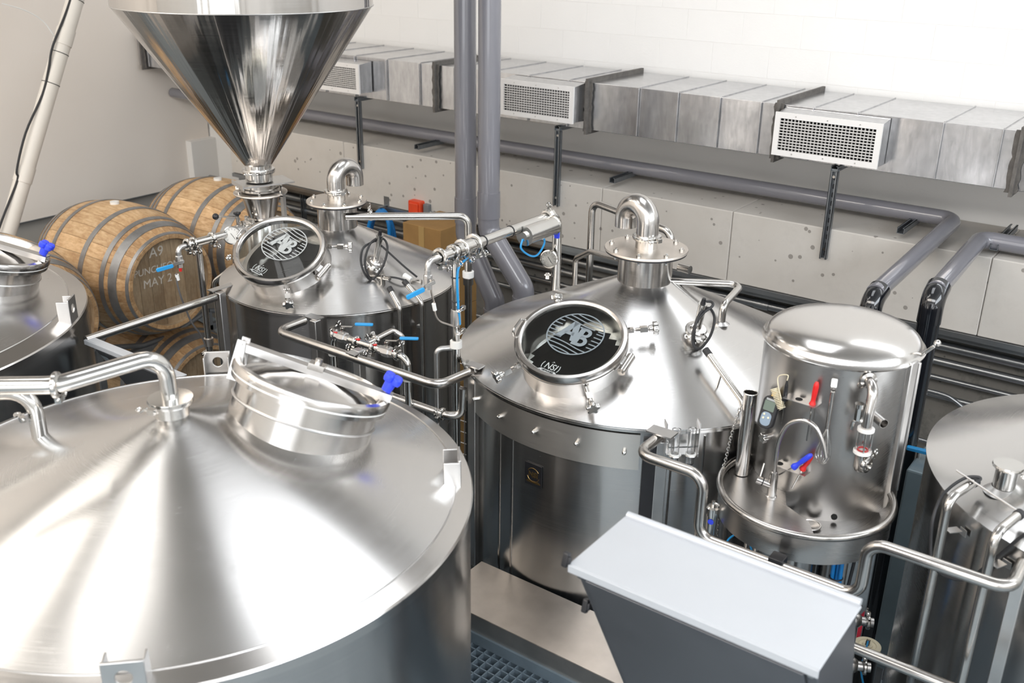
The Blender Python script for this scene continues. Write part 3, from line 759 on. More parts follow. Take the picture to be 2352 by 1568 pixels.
# strut brackets holding the duct, short struts lying on the ledge
def channel(g, M, L_, w=.041, d=.03, t=.003, slots=True):
    g2 = G(M); g2.box((0,0,L_/2), (w,t,L_)); 
    for s_ in (-1,1): g2.box((s_*(w/2-t/2),-d/2,L_/2), (t,d,L_)).box((s_*(w/2-.005),-d+t/2,L_/2), (.01,t,L_))
    if slots:
        pass
    g.v, g.f = g.v+g2.v, g.f+[tuple(i+len(g.v) for i in f) for f in g2.f]; return g
for px0, py0, py1, lab in ((825,222,385,'steel strut bracket under the duct nearest the hopper'), (1286,290,473,'steel strut bracket under the duct right of the grey pipes'), (1922,380,598,'steel strut bracket under the duct grille at the right')):
    tpt = P(px0,py0,'y',YF-.005); x = tpt.x; zb_ = P(px0,py1,'y',YF-.005).z
    t = thing('strut_bracket', (x,YF,zb_), lab, 'bracket', 'strut brackets under the duct')
    mat = 'strut'
    up = G(); channel(up, Mx.Translation((x,YF-.004,zb_)), zbt-.03-zb_); up.build('upright', mat, t, smooth=False)
    g = G(); k = int((zbt-zb_)/.05)
    for i in range(k): g.rbox((0,0,0), (.014,.03,.002), .006, frame((x,YF-.0062,zb_+.03+i*.05), (0,-1,0), (1,0,0)))
    g.build('slots', 'strut_dark', t, smooth=False)
    g = G(); channel(g, frame((x,YF-.04,zbt-.026), (0,1,0), (1,0,0)), YW-YF+.04); g.build('arm', mat, t, smooth=False)
    G().box((x,YF+.0,zbt-.02), (.05,.05,.01)).build('corner_plate', 'strut', t)
    for z_ in (zbt-.06, zb_+.06): G().cyl((x,YF-.03,z_),(x,YF-.012,z_),.009,n=6).build('bolt', 'steel', t)
for (xa, ya), (xb, yb), lab in (((958,347),(1040,326),'short dark strut lying on the concrete ledge left of the grey pipes'), ((1408,425),(1475,398),'short dark strut lying on the concrete ledge above the large kettle'), ((2068,542),(2117,503),'short steel strut lying on the concrete ledge under the bend of the long pipe'), ((2280,580),(2330,530),'short steel strut under the second grey pipe at the right')):
    a, b = P(xa,ya,'z',ZL+.02), P(xb,yb,'z',ZL+.02); a.y = max(a.y, YF+.01); x = (a.x+b.x)/2
    t = thing('ledge_strut', (x,a.y,ZL), lab, 'strut')
    g = G(); channel(g, frame((x,a.y,ZL+.034), (0,1,0), (1,0,0)), .5, d=.033); g.build('channel', 'strut', t, smooth=False)
    G().cyl((x,a.y+.3,ZL+.03),(x,a.y+.3,ZL+.05),.008,n=6).build('bolt', 'steel', t)

# ------------------------------------------------------------------ long grey pipes ending in black drops
zp_ = ZL+.055+.03
lp = thing('drain_pipe', (-1.29,4.8,-3.8), 'long grey pipe on the ledge, dropping as a black pipe behind the domed cabinet', 'pipe', None)
el = P(2003,690,'y',4.8); yb_ = 6.02; xb = P(2195,505,'y',yb_).x
zz = P(2195,505,'y',yb_).z
G().tube([(XL+.02,yb_,zz),(xb,yb_,zz),(el.x,el.y+.03,el.z+.03)], .046, 22, bend=.07).build('grey_pipe', 'pvc_grey', lp)
G().tube([(el.x+(xb-el.x)*.07,4.8+.09,el.z+.033),(el.x,4.8,el.z),(el.x,4.8,el.z-.12)], .054, 22, bend=.07).build('elbow', 'pvc_black', lp)
G().tube([(el.x,4.8,el.z-.1),(el.x,4.8,-3.8)], .05, 22).build('black_drop', 'pvc_black', lp)
lp2 = thing('drain_pipe', (-1.02,4.8,-3.8), 'second grey pipe at the right edge, dropping as a black pipe beside the domed cabinet', 'pipe')
el = P(2143,685,'y',4.8); k_ = P(2252,548,'y',5.78)
G().tube([(1.6,5.78,k_.z),(k_.x,5.78,k_.z),(el.x,el.y+.03,el.z+.03)], .047, 22, bend=.07).build('grey_pipe', 'pvc_grey', lp2)
G().tube([(el.x+(k_.x-el.x)*.09,4.8+.09,el.z+.033),(el.x,4.8,el.z),(el.x,4.8,el.z-.12)], .056, 22, bend=.07).build('elbow', 'pvc_black', lp2)
G().tube([(el.x,4.8,el.z-.1),(el.x,4.8,-3.8)], .052, 22).build('black_drop', 'pvc_black', lp2)

# the two big vertical pipes
for (xt, a, b, lab) in ((1069,(1070,538),(1136,690),'left one of the two big grey vertical pipes'), (1123,(1123,528),(1203,662),'right one of the two big grey vertical pipes, standing in front')):
    yy = 4.78 if xt == 1069 else 4.74
    p0 = P(xt,300,'y',yy); a = P(*a,'y',yy); b = P(*b,'y',yy); x0 = (p0.x+a.x)/2
    t = thing('vent_pipe_stack', (b.x,yy,-3.8), lab, 'pipe', 'big grey vertical pipes')
    r_ = .0655
    G().tube([(x0,yy,2.8),(x0,yy,a.z),(b.x,yy,b.z),(b.x,yy,-3.8)], r_, 32, bend=.1).build('pipe_run', 'pvc_grey', t)
    G().tube([(x0,yy,a.z+.24),(x0,yy,a.z+.08)], r_+.0045, 32).build('socket', 'pvc_grey', t)
    G().tube([(b.x,yy,b.z-.05),(b.x,yy,b.z-.16)], r_+.0045, 32).build('socket', 'pvc_grey', t)
    G().tube([(x0,yy,.2),(x0,yy,.06)], r_+.004, 32).build('coupling', 'pvc_grey', t)

# conduits on the wall under the ledge
cz = [(-2.265,.03,'topmost thick conduit on the wall under the ledge'), (-2.365,.024,'second thick conduit on the wall under the ledge'), (-2.47,.016,'third conduit on the wall under the ledge, thinner'), (-2.585,.016,'fourth conduit on the wall under the ledge, thinner'), (-2.9,.013,'lowest straight conduit on the wall under the ledge')]
for z, r_, lab in cz:
    t = thing('conduit', (-3,5.98,z), lab, 'conduit')
    x1 = 1.8
    G().tube([(-7.9,5.97,z),(x1,5.97,z)], r_, 14).build('tube', 'conduit', t)
    for x in (-6.9,-5.4,-3.9,-2.3,-.2): G().tube([(x-.05,5.97,z),(x+.05,5.97,z)], r_*1.22, 14).build('coupling', 'conduit', t)
    for x in (-6.2,-4.6,-3.0,-1.5,.3): G().box((x,6.012,z), (.03,.07,r_*2.6)).build('saddle', 'strut', t, smooth=False)
pts = [P(2000,872,'y',5.93), P(2120,894,'y',5.93), P(2170,907,'y',5.93), P(2190,918,'y',5.93), P(2215,938,'y',5.93), P(2260,975,'y',5.93)]
pts = [V((-3.5,5.93,pts[0].z))]+pts
t = thing('conduit', pts[3], 'thin conduit bending down behind the right-hand tank', 'conduit'); G().tube(smoothpts(pts,5), .013, 12).build('tube', 'conduit', t)
for px, lab in ((698,'grey upright strut carrying the conduits behind the smaller kettle'), (1018,'grey upright strut behind the cardboard cartons'), (2098,'grey upright strut behind the second black drop pipe')):
    q = P(px,520 if px < 1500 else 770,'y',5.93)
    g = G(); channel(g, Mx.Translation((q.x,5.955,-3.4)), 1.28)
    o = g.build('conduit_strut', 'strut', smooth=False); tag(o, lab, 'strut')

# ------------------------------------------------------------------ barrels
Lb, Rhd, Rbl = 1.16, .345, .478
def brad(x): return Rhd+(Rbl-Rhd)*(1-abs(2*x/Lb)**2.4)
NS = 28
def barrel(xh, y, z, label, spin=0., chalk=False):
    cx = xh-Lb/2; t = thing('oak_barrel', (cx,y,z-Rbl), label, 'barrel', 'oak barrels in the rack'); c = V((cx,y,z))
    Mc = Mx(((0,0,1,cx),(1,0,0,y),(0,1,0,z),(0,0,0,1)))     # local z -> world x, x->y, y->z
    da = 2*PI/NS; first = None
    for i in range(NS):
        a = i*da+spin
        if first is None:
            g = G(Mc); vs = []; fs = []; n_ = 12
            for j in range(n_+1):
                x = -Lb/2+Lb*j/n_; r_ = brad(x)
                for k, (rr_, aa) in enumerate(((r_-.026,-.49*da),(r_,-.49*da),(r_+.0012,0),(r_,.49*da),(r_-.026,.49*da))): vs.append(V((rr_*math.cos(aa), rr_*math.sin(aa), x)))
            for j in range(n_):
                for k in range(5): a_, b_ = j*5+k, j*5+(k+1) % 5; fs.append((a_, b_, b_+5, a_+5))
            fs += [(0,1,2,3,4)[::-1], tuple(n_*5+k for k in range(5))]
            first = g.add(vs, fs).build('stave', 'stave_wood', t, sharp=.5); first.matrix_local = Mx.Translation((0,0,Rbl))@Mx.Rotation(spin,4,'X')@Mx.Translation((0,0,-Rbl))
        else: again(first, t, Mx.Translation((0,0,Rbl))@Mx.Rotation(a,4,'X')@Mx.Translation((0,0,-Rbl)))
    for x0, w in ((.5,.05),(.4,.06),(.33,.035),(.16,.045)):
        for s_ in (-1, 1):
            xa, xb_ = s_*(x0*Lb-w/2), s_*(x0*Lb+w/2-(.02 if x0 == .5 else 0)); x2 = s_*min(abs(xb_), Lb/2-.004); 
            xb_ = x2
            G(Mc).lathe([(brad(xa)+.001,xa),(brad(xa)+.0045,xa),(brad(xb_)+.0045,xb_),(brad(xb_)+.001,xb_)], 56, close=True).build('hoop', 'hoop', t)
    for s_ in (1, -1):
        xr = s_*(Lb/2-.04); R_ = Rhd-.02; nb = 7; w = 2*R_/nb
        for i in range(nb):
            if s_ < 0 and i: break
            y0, y1 = (-R_+i*w+.0012, -R_+(i+1)*w-.0012) if s_ > 0 else (-R_, R_)
            m_ = 6 if s_ > 0 else 24; top_ = [(y0+(y1-y0)*k/m_, math.sqrt(max(0, R_*R_-(y0+(y1-y0)*k/m_)**2))) for k in range(m_+1)]
            G(Mc).prism(top_+[(p_[0], -p_[1]) for p_ in top_[::-1]], xr-.012, xr).build('head_board', 'head_wood', t, smooth=False)
        G(Mc).lathe([(Rhd-.026,xr),(Rhd-.026,xr+s_*.006),(Rhd-.012,xr+s_*.03)], 56).build('croze_ring', 'head_wood', t) if s_ > 0 else None
    G().cyl(c+V((0,0,Rbl-.01)), c+V((0,0,Rbl+.018)), .032, n=18).build('bung', 'white_plastic', t)
    if chalk:
        xr = xh-.0395
        for s_, sz, q_ in (('A9',.1,(358,579)),('PUNCHEON',.068,(360,617)),('MAY 2',.085,(362,646))):
            text_mesh('chalk_writing', s_, sz, frame(P(*q_,'x',xr), (1,0,0), (0,1,0)), 'chalk', t, shear=.1)
    return t
barrel(-5.95, 4.08, -2.385, 'oak barrel with white chalk writing on its head, middle of the upper row', .05, True)
barrel(-6.02, 5.06, -2.4, 'oak barrel in the corner, behind the hopper outlet', .1)
barrel(-5.88, 3.1, -2.40, 'oak barrel at the left, partly behind the left fermenter', .0)
barrel(-5.98, 4.3, -3.32, 'oak barrel low in the rack, only the top of its head showing', .08)
rk = thing('barrel_rack', (-6.6,4.1,-3.8), 'grey steel rack carrying the oak barrels', 'rack')
for x in (-7.0,-6.25):
    for y0, y1 in ((2.62,3.6),(3.62,4.56),(4.58,5.5)):
        yc = (y0+y1)/2; pts = [(x,y0,-2.82),(x,yc-.12,-2.915),(x,yc+.12,-2.915),(x,y1,-2.82)]
        G().tube(pts, .02, 8, bend=.1).build('cradle', 'rack_grey', rk)
    G().box((x,4.06,-2.955), (.05,2.95,.05)).build('cross_beam', 'rack_grey', rk, bevel=.004)
    for y in (2.62,3.61,4.57,5.5): G().box((x,y,-3.32), (.05,.05,.98)).build('post', 'rack_grey', rk, bevel=.004)
for y in (2.62,4.57,5.5): G().box((-6.625,y,-2.99), (.78,.04,.04)).build('side_beam', 'rack_grey', rk, bevel=.003)

# ------------------------------------------------------------------ small things near the ledge
stack = []
a, b = P(925,512,'y',5.1), P(1008,572,'y',5.1)
xa, xb_ = a.x, P(1012,540,'y',5.1).x; z1 = a.z+.01; hh_ = (z1+3.8)/3
for i in range(3):
    z0 = -3.8+i*hh_; t = thing('carton', ((xa+xb_)/2,5.3,z0), ['brown cardboard carton, bottom of the stack behind the smaller kettle','brown cardboard carton, middle of the stack behind the smaller kettle','brown cardboard carton, top of the stack behind the smaller kettle'][i], 'box')
    G().box(((xa+xb_)/2,5.3,z0+hh_/2-.001), (xb_-xa,.4,hh_-.004)).build('carton_body', 'card', t, bevel=.004, smooth=False)
    g = G(); g.box(((xa+xb_)/2,5.098,z0+hh_/2), (.05,.002,hh_-.01)); g.build('tape', 'tape', t, smooth=False)
q = P(955,478,'y',YF-.04); t = thing('alarm_box', (q.x,YF,q.z-.06), 'bright red-orange junction box on the concrete ledge face', 'junction box')
G().rbox((0,0,.03), (.12,.12,.06), .012, frame((q.x,YF,q.z), (0,-1,0), (1,0,0))).rbox((0,0,.068), (.09,.09,.014), .01, frame((q.x,YF,q.z), (0,-1,0), (1,0,0))).build('housing', 'red_orange', t, bevel=.004)
G().box((q.x+.1,YF-.02,q.z-.0), (.05,.04,.09)).build('side_box', 'rack_grey', t, bevel=.003)
G().cyl((q.x-.02,YF-.03,q.z-.09),(q.x-.02,YF-.03,q.z-.06),.018,n=12).build('gland', 'white_plastic', t)
G().tube([(q.x+.12,YF-.02,q.z-.01),(q.x+.25,YF-.02,q.z-.03),(q.x+.9,YF-.02,q.z-.03)], .009, 10).build('conduit_tube', 'conduit', t)
q = P(885,462,'y',YF-.02); t = thing('hose_hanger', (q.x,YF,q.z), 'small galvanised hanger plate on the ledge face above the blue hoses', 'hook')
G().box((q.x,YF-.004,q.z), (.055,.006,.07)).box((q.x,YF-.05,q.z-.035), (.03,.1,.006)).build('plate', 'strut', t, smooth=False)
hs = thing('blue_hose', (q.x,YF-.1,-3.0), 'coiled dark blue hose hanging below the ledge behind the smaller kettle', 'hose')
for i in range(3):
    y_ = YF-.07-.04*i; o_ = .02*i
    c0, c1, c2, c3, c4 = [P(px,py,'y',y_) for px,py in ((852-2*i,560),(856-3*i,510),(876,482+4*i),(898-3*i,510),(908-6*i,565))]
    G().tube(smoothpts([c0+V((0,0,-.4)),c0,c1,c2,c3,c4,c4+V((0,0,-.4))],6), .017, 12).build('hose_loop', 'blue_hose', hs)
# leaning white pipe by the left wall
xw = -7.3
A_, B_ = P(190,-60,'x',xw), P(0,592,'x',xw)
d_ = (B_-A_)
t = thing('white_pipe', B_, 'slanting white plastic pipe at the upper left, strapped with black cable', 'pipe')
top_ = A_-d_*.35; B2 = A_+d_*((A_.z+3.79)/(A_.z-B_.z))
G().tube([top_,B_], .062, 24).build('pipe_run', 'pvc_white', t)
for py in (0,85,122,192,385,400):
    s_ = (py+60)/(592+60); c_ = A_+d_*s_; e = d_.normalized()
    if py in (85,400): G().tube([c_-e*.06,c_+e*.06], .068, 24).build('coupling', 'pvc_white', t)
    else: G().torus(frame(c_, e), .063, .003, 24, 6).build('strap', 'black_rubber', t)
side = V((0,-1,0))
wb_ = [A_+d_*s_+V((.03,-.062-w_,0)) for s_, w_ in ((0,0),(.12,.0),(.25,.03),(.33,.01),(.42,.0),(.55,.045),(.68,.03),(.72,.0),(.85,.03),(1,.05))]
o = G().tube(smoothpts(wb_,5), .009, 8).build('cable', 'black_rubber'); tag(o, 'black cable running down along the slanting white pipe', 'cable')
wp = [P(5,8,'x',xw), P(60,25,'x',xw), P(100,50,'x',xw), P(128,88,'x',xw)]
o = G().tube(smoothpts(wp,5), .004, 6).build('wire', 'white_plastic'); tag(o, 'thin loose wire at the top left beside the slanting pipe', 'wire')
# ------------------------------------------------------------------ fittings on the kettles
def oncyl(px, py, c, r):
    d = ray(px, py); a = d.x**2+d.y**2; b = -2*(d.x*c[0]+d.y*c[1]); cc = c[0]**2+c[1]**2-r*r
    t = (-b-math.sqrt(max(0, b*b-4*a*cc)))/2/a; return d*t
def azof(p, c): return math.atan2(p.y-c[1], p.x-c[0])
def k2p(px, py, off=0.): return oncone(px, py, C2, R2, ZK, .46, off)
def k1p(px, py, off=0.): return oncone(px, py, C1, R1, ZK, .5, off)
def manway_extras(t, Ml, mr, bolts, knob, hinge, handle):
    inv = Ml.inverted()
    for (b_, e_), off in bolts: 
        pb = disc_pt(Ml, b_, -.045); pe = disc_pt(Ml, e_, -.05+off); swing_bolt(pb, pe, t)
    if knob: 
        q = disc_pt(Ml, knob, -.0); star_knob(q, Ml.to_3x3() @ V((-.5,.7,.5)), .026, t, h=.02)
    q = disc_pt(Ml, hinge, -.05); ax = (Ml.to_3x3() @ V((inv@q).xy.to_3d()).normalized()); tn = Ml.to_3x3() @ V((0,0,1)); side = ax.cross(tn)
    q = q+ax*.012
    g = G(); g.cyl(q-side*.045, q+side*.045, .017, n=18).cyl(q-side*.053, q-side*.045, .011, n=6).cyl(q+side*.045, q+side*.053, .011, n=6)
    g.build('hinge_barrel', 'steel', t)
    G().hexa([q-side*.02-tn*.03-ax*.035, q+side*.02-tn*.03-ax*.035, q+side*.02-tn*.03, q-side*.02-tn*.03, q-side*.02+tn*.03-ax*.035, q+side*.02+tn*.03-ax*.035, q+side*.02+tn*.012, q-side*.02+tn*.012]).build('hinge_block', 'steel_satin', t, bevel=.003)
    a, b, c_, d_ = [disc_pt(Ml, h, z) for h, z in zip(handle, (-.01,.03,.03,-.01))]
    G().tube([a,b,c_,d_], .0048, 10, bend=.012).build('wire_handle', 'steel', t)
def disc_pt(M, px, z=0.):
    o = M @ V((0,0,z)); n_ = V((M[0][2],M[1][2],M[2][2])); d = ray(*px); return d*(o.dot(n_)/d.dot(n_))
manway_extras(K2, ML2, MR2, [(((1449,758),(1500,753)), .0), (((1190,838),(1146,862)), 0), (((1344,882),(1360,932)), 0)], (1280,688), (1432,834), ((1180,770),(1178,758),(1197,733),(1212,735)))
manway_extras(K1, ML1, MR1, [(((757,566),(800,566)), 0), (((658,664),(662,695)), 0)], None, (737,622), ((553,553),(541,546),(556,525),(573,524)))
star_knob(disc_pt(ML1, (527,592), -.02), ML1.to_3x3() @ V((-1,0,.3)), .018, K1)

# inspection lamps
def lamp(t, base, tip, n, cname):
    base, tip = V(base), V(tip); M = frame(base, n)
    G(M).lathe([(.036,-.04),(.036,.02),(.05,.022),(.052,.03),(.05,.038),(.036,.04),(.03,.046),(1e-4,.046)], 28).build('lamp_socket', 'steel_neck', t)
    clamp(base+V(n)*.03, n, .037, t, wingdir=(.5,-1,-.3))
    d = (tip-base).normalized()
    G().cyl(base+d*.04, tip, .0165, n=20).cyl(tip, tip+d*.006, .018, n=20).build('lamp_tube', 'steel_bright', t)
    G().cyl(tip+d*.006, tip+d*.03, .011, .007, 14).build('cable_gland', 'black_plastic', t)
lb = k2p(1597,772); lt = P(1614,700,'y',lb.y-.02)
lamp(K2, lb, lt, cnormal(C2,.46,lb), 'lamp')
lb1 = k1p(862,612); lt1 = P(872,541,'y',lb1.y-.02); lamp(K1, lb1, lt1, cnormal(C1,.5,lb1), 'lamp')
D_ = lb.length-.05
o = G().tube(smoothpts([PD(px,py,D_+dd) for px,py,dd in ((1619,692,0),(1634,693,0),(1636,703,-.02),(1612,722,-.03),(1594,755,-.04),(1592,790,-.04),(1608,800,-.03),(1632,770,0),(1641,730,.02),(1628,707,0),(1606,722,-.05),(1595,760,-.06),(1594,790,-.03),(1603,808,.0),(1614,828,.02),(1617,812,.03),(1625,806,.03))],5), .0055, 8).build('cable', 'black_rubber'); tag(o, 'looped black cable of the lamp on the large kettle lid', 'cable')
D1 = lb1.length-.05
o = G().tube(smoothpts([PD(px,py,D1+dd) for px,py,dd in ((871,532,0),(873,542,-.02),(850,560,-.06),(838,600,-.07),(845,630,-.06),(858,640,-.04),(880,610,-.06),(890,570,-.04),(880,548,-.02),(855,556,-.04),(834,570,-.07),(829,600,-.07),(840,632,-.06),(865,655,.0),(890,664,.0))],5), .0055, 8).build('cable', 'black_rubber'); tag(o, 'coiled black cable round the lamp on the smaller kettle', 'cable')
o = G().tube(smoothpts([PD(px,py,D1+dd) for px,py,dd in ((876,564,-.02),(900,586,-.03),(930,613,-.03),(958,636,-.02))],4), .005, 8).build('cable', 'black_rubber'); tag(o, 'straight black cable running right over the smaller kettle lid', 'cable')
o = G().tube(smoothpts([PD(px,py,D1+dd) for px,py,dd in ((888,636,-.0),(905,637,-.01),(925,642,-.01),(935,648,0))],4), .005, 8).build('cable', 'black_rubber'); tag(o, 'short black cable between the temperature probe and its tube on the smaller kettle', 'cable')

# vent goosenecks (swing away from the lid, open mouth)
def vent(t, c, z0, r, pxs, yaw, name='vent_pipe'):
    cx, cy = c; zt_ = None
    top_ = P(*pxs, 'y', cy); H_ = top_.z-z0
    G().lathe([(r+.0,z0-.01),(r,z0+.035),(r+.013,z0+.037),(r+.015,z0+.045),(r+.013,z0+.053),(r,z0+.055)], 32, M=Mx.Translation((cx,cy,0))).build('vent_ferrule', 'steel_bright', t)
    clamp((cx,cy,z0+.045), (0,0,1), r, t, wingdir=(.9,-.3,0))
    R_ = r*1.42; d = V((math.cos(yaw), math.sin(yaw), 0)); tp = z0+H_-R_-r
    pts = [V((cx,cy,z0+.05))]+[V((cx,cy,tp))+d*(R_-R_*math.cos(PI*i/18))+V((0,0,R_*math.sin(PI*i/18))) for i in range(19)]
    pts.append(pts[-1]-V((0,0,r*.9)))
    G().pipe(pts, r, .003, 28).build(name, 'steel_neck', t)
vent(K2, C2, -1.245, .047, (1474,449), 2.84)
vent(K1, C1, -1.305, .045, (780,369), 1.5)

# kettle 2: cleaning pipes on the lid
t = K2
F = V((-2.47,3.93,coneZ(C2,R2,ZK,.46,-2.47,3.93))); zT = P(1312,598,'x',F.x).z
nk = V((C2[0]-.1, C2[1]+.03, -1.335))
Bp = P(1356,577,'x',F.x+.13)
G().tube([F, V((F.x,F.y,zT)), Bp, nk], .0135, 14, bend=.04).build('spray_pipe', 'steel', t)
G().torus(frame(F, cnormal(C2,.46,F)), .016, .003, 18, 6).build('weld_pad', 'steel_satin', t)
ya = 4.32; a, b, c_, d_ = P(1352,665,'y',ya), P(1365,464,'y',ya), P(1518,528,'y',ya-.12), P(1537,600,'y',ya-.12)
G().tube([a+V((0,0,-.25)),V((a.x,ya,b.z)),V((d_.x,ya-.12,c_.z)),V((d_.x,ya-.12,d_.z-.2))], .0185, 16, bend=.05).build('return_pipe', 'steel', t)
F = k2p(1657,742); U = V((F.x,F.y,P(1668,696,'x',F.x).z)); Vv = P(1707,652,'z',U.z+.03); E_ = P(1545,609,'z',U.z+.03)
G().tube([F-V((0,0,.01)), U, Vv, V((C2[0]+.09,C2[1]+.06,E_.z))], .0155, 16, bend=.035).build('spray_pipe', 'steel', t)
G().lathe([(.017,.003),(.034,-.008)], 24, M=Mx.Translation(F+V((0,0,.006)))).build('weld_pad', 'steel_satin', t)
G().tube([P(1560,613,'z',U.z+.03),P(1585,620,'z',U.z+.03)], .019, 16).build('reducer', 'steel', t)
# probe tube with black cap
a, b = k2p(1627,812,.065), k2p(1703,918,.06); dd = (b-a).normalized()
G().tube([a, b, b+dd*.06+V((0,0,-.06)), b+dd*.07+V((0,0,-.5))], .0125, 14, bend=.04).build('probe_conduit', 'steel', t)
G().cyl(a-dd*.022, a+dd*.008, .0145, n=14).build('end_cap', 'black_rubber', t)
f_ = k2p(1640,858); m_ = a.lerp(b, .42); G().cyl(m_, V((m_.x-.01,m_.y-.01,coneZ(C2,R2,ZK,.46,m_.x,m_.y))), .004, n=8).build('stand_off', 'steel', t)
# bolted cover band, nameplate, seams
bandR = .772
pr = oncyl(1467,1060,C2,bandR); a1 = azof(pr, C2); pl = oncyl(1084,960,C2,bandR); a0 = azof(pl, C2)-.35
zb0 = oncyl(1380,1070,C2,bandR).z
if a0 > a1: a0 -= 2*PI
G(T2).lathe([(bandR-.004,ZK-.035),(bandR,ZK-.035),(bandR,zb0),(bandR-.004,zb0)], 60, a0, a1, close=True).build('cover_band', 'steel_band', K2, sharp=.3)
for q in ((1095,915),(1151,955),(1230,989),(1326,1016),(1434,1036)):
    p = oncyl(*q,C2,bandR); o_ = V((p.x-C2[0],p.y-C2[1],0)).normalized()
    G().cyl(p, p+o_*.012, .0085, n=6).lathe([(.0085,.012),(.007,.018),(.003,.021),(1e-4,.021)], 12, M=frame(p, o_)).build('dome_nut', 'steel_bright', K2)
p = oncyl(1226,1090,C2,.753); o_ = V((p.x-C2[0],p.y-C2[1],0)).normalized(); Mp = frame(p, o_, V((0,0,1)).cross(o_))
npl = G(Mp).rbox((0,0,.002),(.083,.098,.003),.004).build('nameplate', 'black_plastic', K2)
G(Mp).torus(Mx.Translation((0,0,.004)), .03, .0016, 30, 6, .6, 2.6).torus(Mx.Translation((0,0,.004)), .03, .0016, 30, 6, PI+.3, 2*PI-.3).prism([(-.036,-.034),(-.026,-.026),(.026,-.026),(.036,-.034),(.026,-.036),(-.026,-.036)], .0036, .0046).build('emblem', 'brass', npl)
text_mesh('emblem_letters', 'NSI', .032, Mp@Mx.Translation((0,.0,.0042)), 'brass', npl, bold=.0008)
p = oncyl(578,820,C1,.598); o_ = V((p.x-C1[0],p.y-C1[1],0)).normalized(); Mp = frame(p, o_, V((0,0,1)).cross(o_))
npl = G(Mp).rbox((0,0,.002),(.083,.098,.003),.004).build('nameplate', 'black_plastic', K1)
text_mesh('emblem_letters', 'NSI', .032, Mp@Mx.Translation((0,.0,.0042)), 'brass', npl, bold=.0008)
for q in (1146,1174,1530,1600):
    p = oncyl(q,1200,C2,.753); G(T2).box((0,0,0),(.0,.0,.0)) if False else G().box((p.x,p.y,-2.7),(.006,.006,1.9)).build('shell_seam','steel_neck',K2,smooth=False)
# cable trays and sample-tube holder on the kettle front right
for (q, w, mat) in ((1490,.05,'black_plastic'),(1517,.045,'steel_satin')):
    p = oncyl(q,1060,C2,.752); o_ = V((p.x-C2[0],p.y-C2[1],0)).normalized()
    G(frame(p+V((0,0,ZK-.06-p.z-.5)), o_, V((0,0,1)))).box((0,0,.012),(1.0,w,.024)).build('cable_tray', mat, K2, bevel=.003, smooth=False)
p = oncyl(1562,1000,C2,.752); o_ = V((p.x-C2[0],p.y-C2[1],0)).normalized(); Mh = frame(p, o_, V((0,0,1)).cross(o_))
g = G(Mh); g.box((-.062,0,.02),(.003,.14,.045)).box((.062,0,.02),(.003,.14,.045)).box((0,-.05,.03),(.12,.002,.05)); hold = g.build('tube_holder', 'steel_satin', K2, smooth=False)
g = G(Mh)
for x in (-.03,.03): g.torus(Mx.Translation((x,-.05,.055))@Mx.Rotation(PI/2,4,'X'), .022, .0025, 24, 6)
g.build('holder_rings', 'steel_bright', K2)
for i, x in enumerate((-.03,.03)):
    pt = Mh @ V((x,-.05,.055)); tb = thing('sample_tube', pt-V((0,0,.04)), ['left of the two clear glass sample tubes in the rack on the large kettle','right of the two clear glass sample tubes in the rack on the large kettle'][i], 'glass tube', 'sample tubes on the large kettle')
    Mt = Mx.Translation(pt)
    G(Mt).lathe([(1e-4,-.045),(.009,-.043),(.015,-.036),(.015,.1),(.0165,.102),(.0165,.105),(.0125,.103),(.0125,-.034),(.008,-.04),(1e-4,-.041)], 20).build('tube_glass', 'glass_clear', tb)
    G(Mt).lathe([(.0155,.0),(.02,.001),(.02,.006),(.0155,.007)], 20, close=True).build('collar', 'white_plastic', tb)

# kettle 1: probe and conduits, nozzle pipe
t = K1
for pts_, lab in ((((898,668),(920,706)), 1), (((934,652),(975,696)), 2)):
    a, b = k1p(*pts_[0], .05), k1p(*pts_[1], .035); b2_ = P(pts_[1][0]+1,pts_[1][1]+25,'z',-1.78)
    dd = (b-a).normalized(); r_ = math.hypot(b.x-C1[0], b.y-C1[1]); o_ = V((b.x-C1[0],b.y-C1[1],0))/r_; e_ = V((C1[0],C1[1],0))+o_*.645
    G().tube([a, V((e_.x,e_.y,b.z)), V((e_.x,e_.y,-2.6))], .0125, 14, bend=.05).build('probe_conduit', 'steel', t)
    G().cyl(a-dd*.02, a+dd*.008, .0145, n=14).build('end_cap', 'black_rubber', t)
    G().box((e_.x-o_.x*.02,e_.y-o_.y*.02,-1.82),(.02,.02,.012)).build('clip', 'steel_satin', t)
p = k1p(880,652); G().cyl(p-V((0,0,.01)), p+V((0,0,.05)), .013, n=16).build('thermowell', 'steel', t)
G().tube([P(836,629,'y',p.y-.02), P(895,640,'y',p.y)], .006, 10).cyl(P(866,636,'y',p.y), P(895,640,'y',p.y), .011, n=12).build('probe', 'steel', t)
p = k1p(945,646,.02); G().cyl(p+V((-.045,0,.02)), p+V((.0,.0,.01)), .016, .012, 14).build('fitting', 'white_plastic', t); G().cyl(p, p+V((.05,.02,0)), .014, n=10).build('plug', 'steel', t)
a = P(530,617,'x',-4.22); b = P(492,646,'x',-4.30); 
G().tube([a, b, V((b.x,b.y,-2.5))], .0125, 14, bend=.04).build('probe_conduit', 'steel', t)
d0 = (a-b).normalized(); G().cyl(a-d0*.01, a+d0*.02, .0145, n=12).build('end_cap', 'black_rubber', t)
p = oncone(805,562,C1,R1,ZK,.5); 
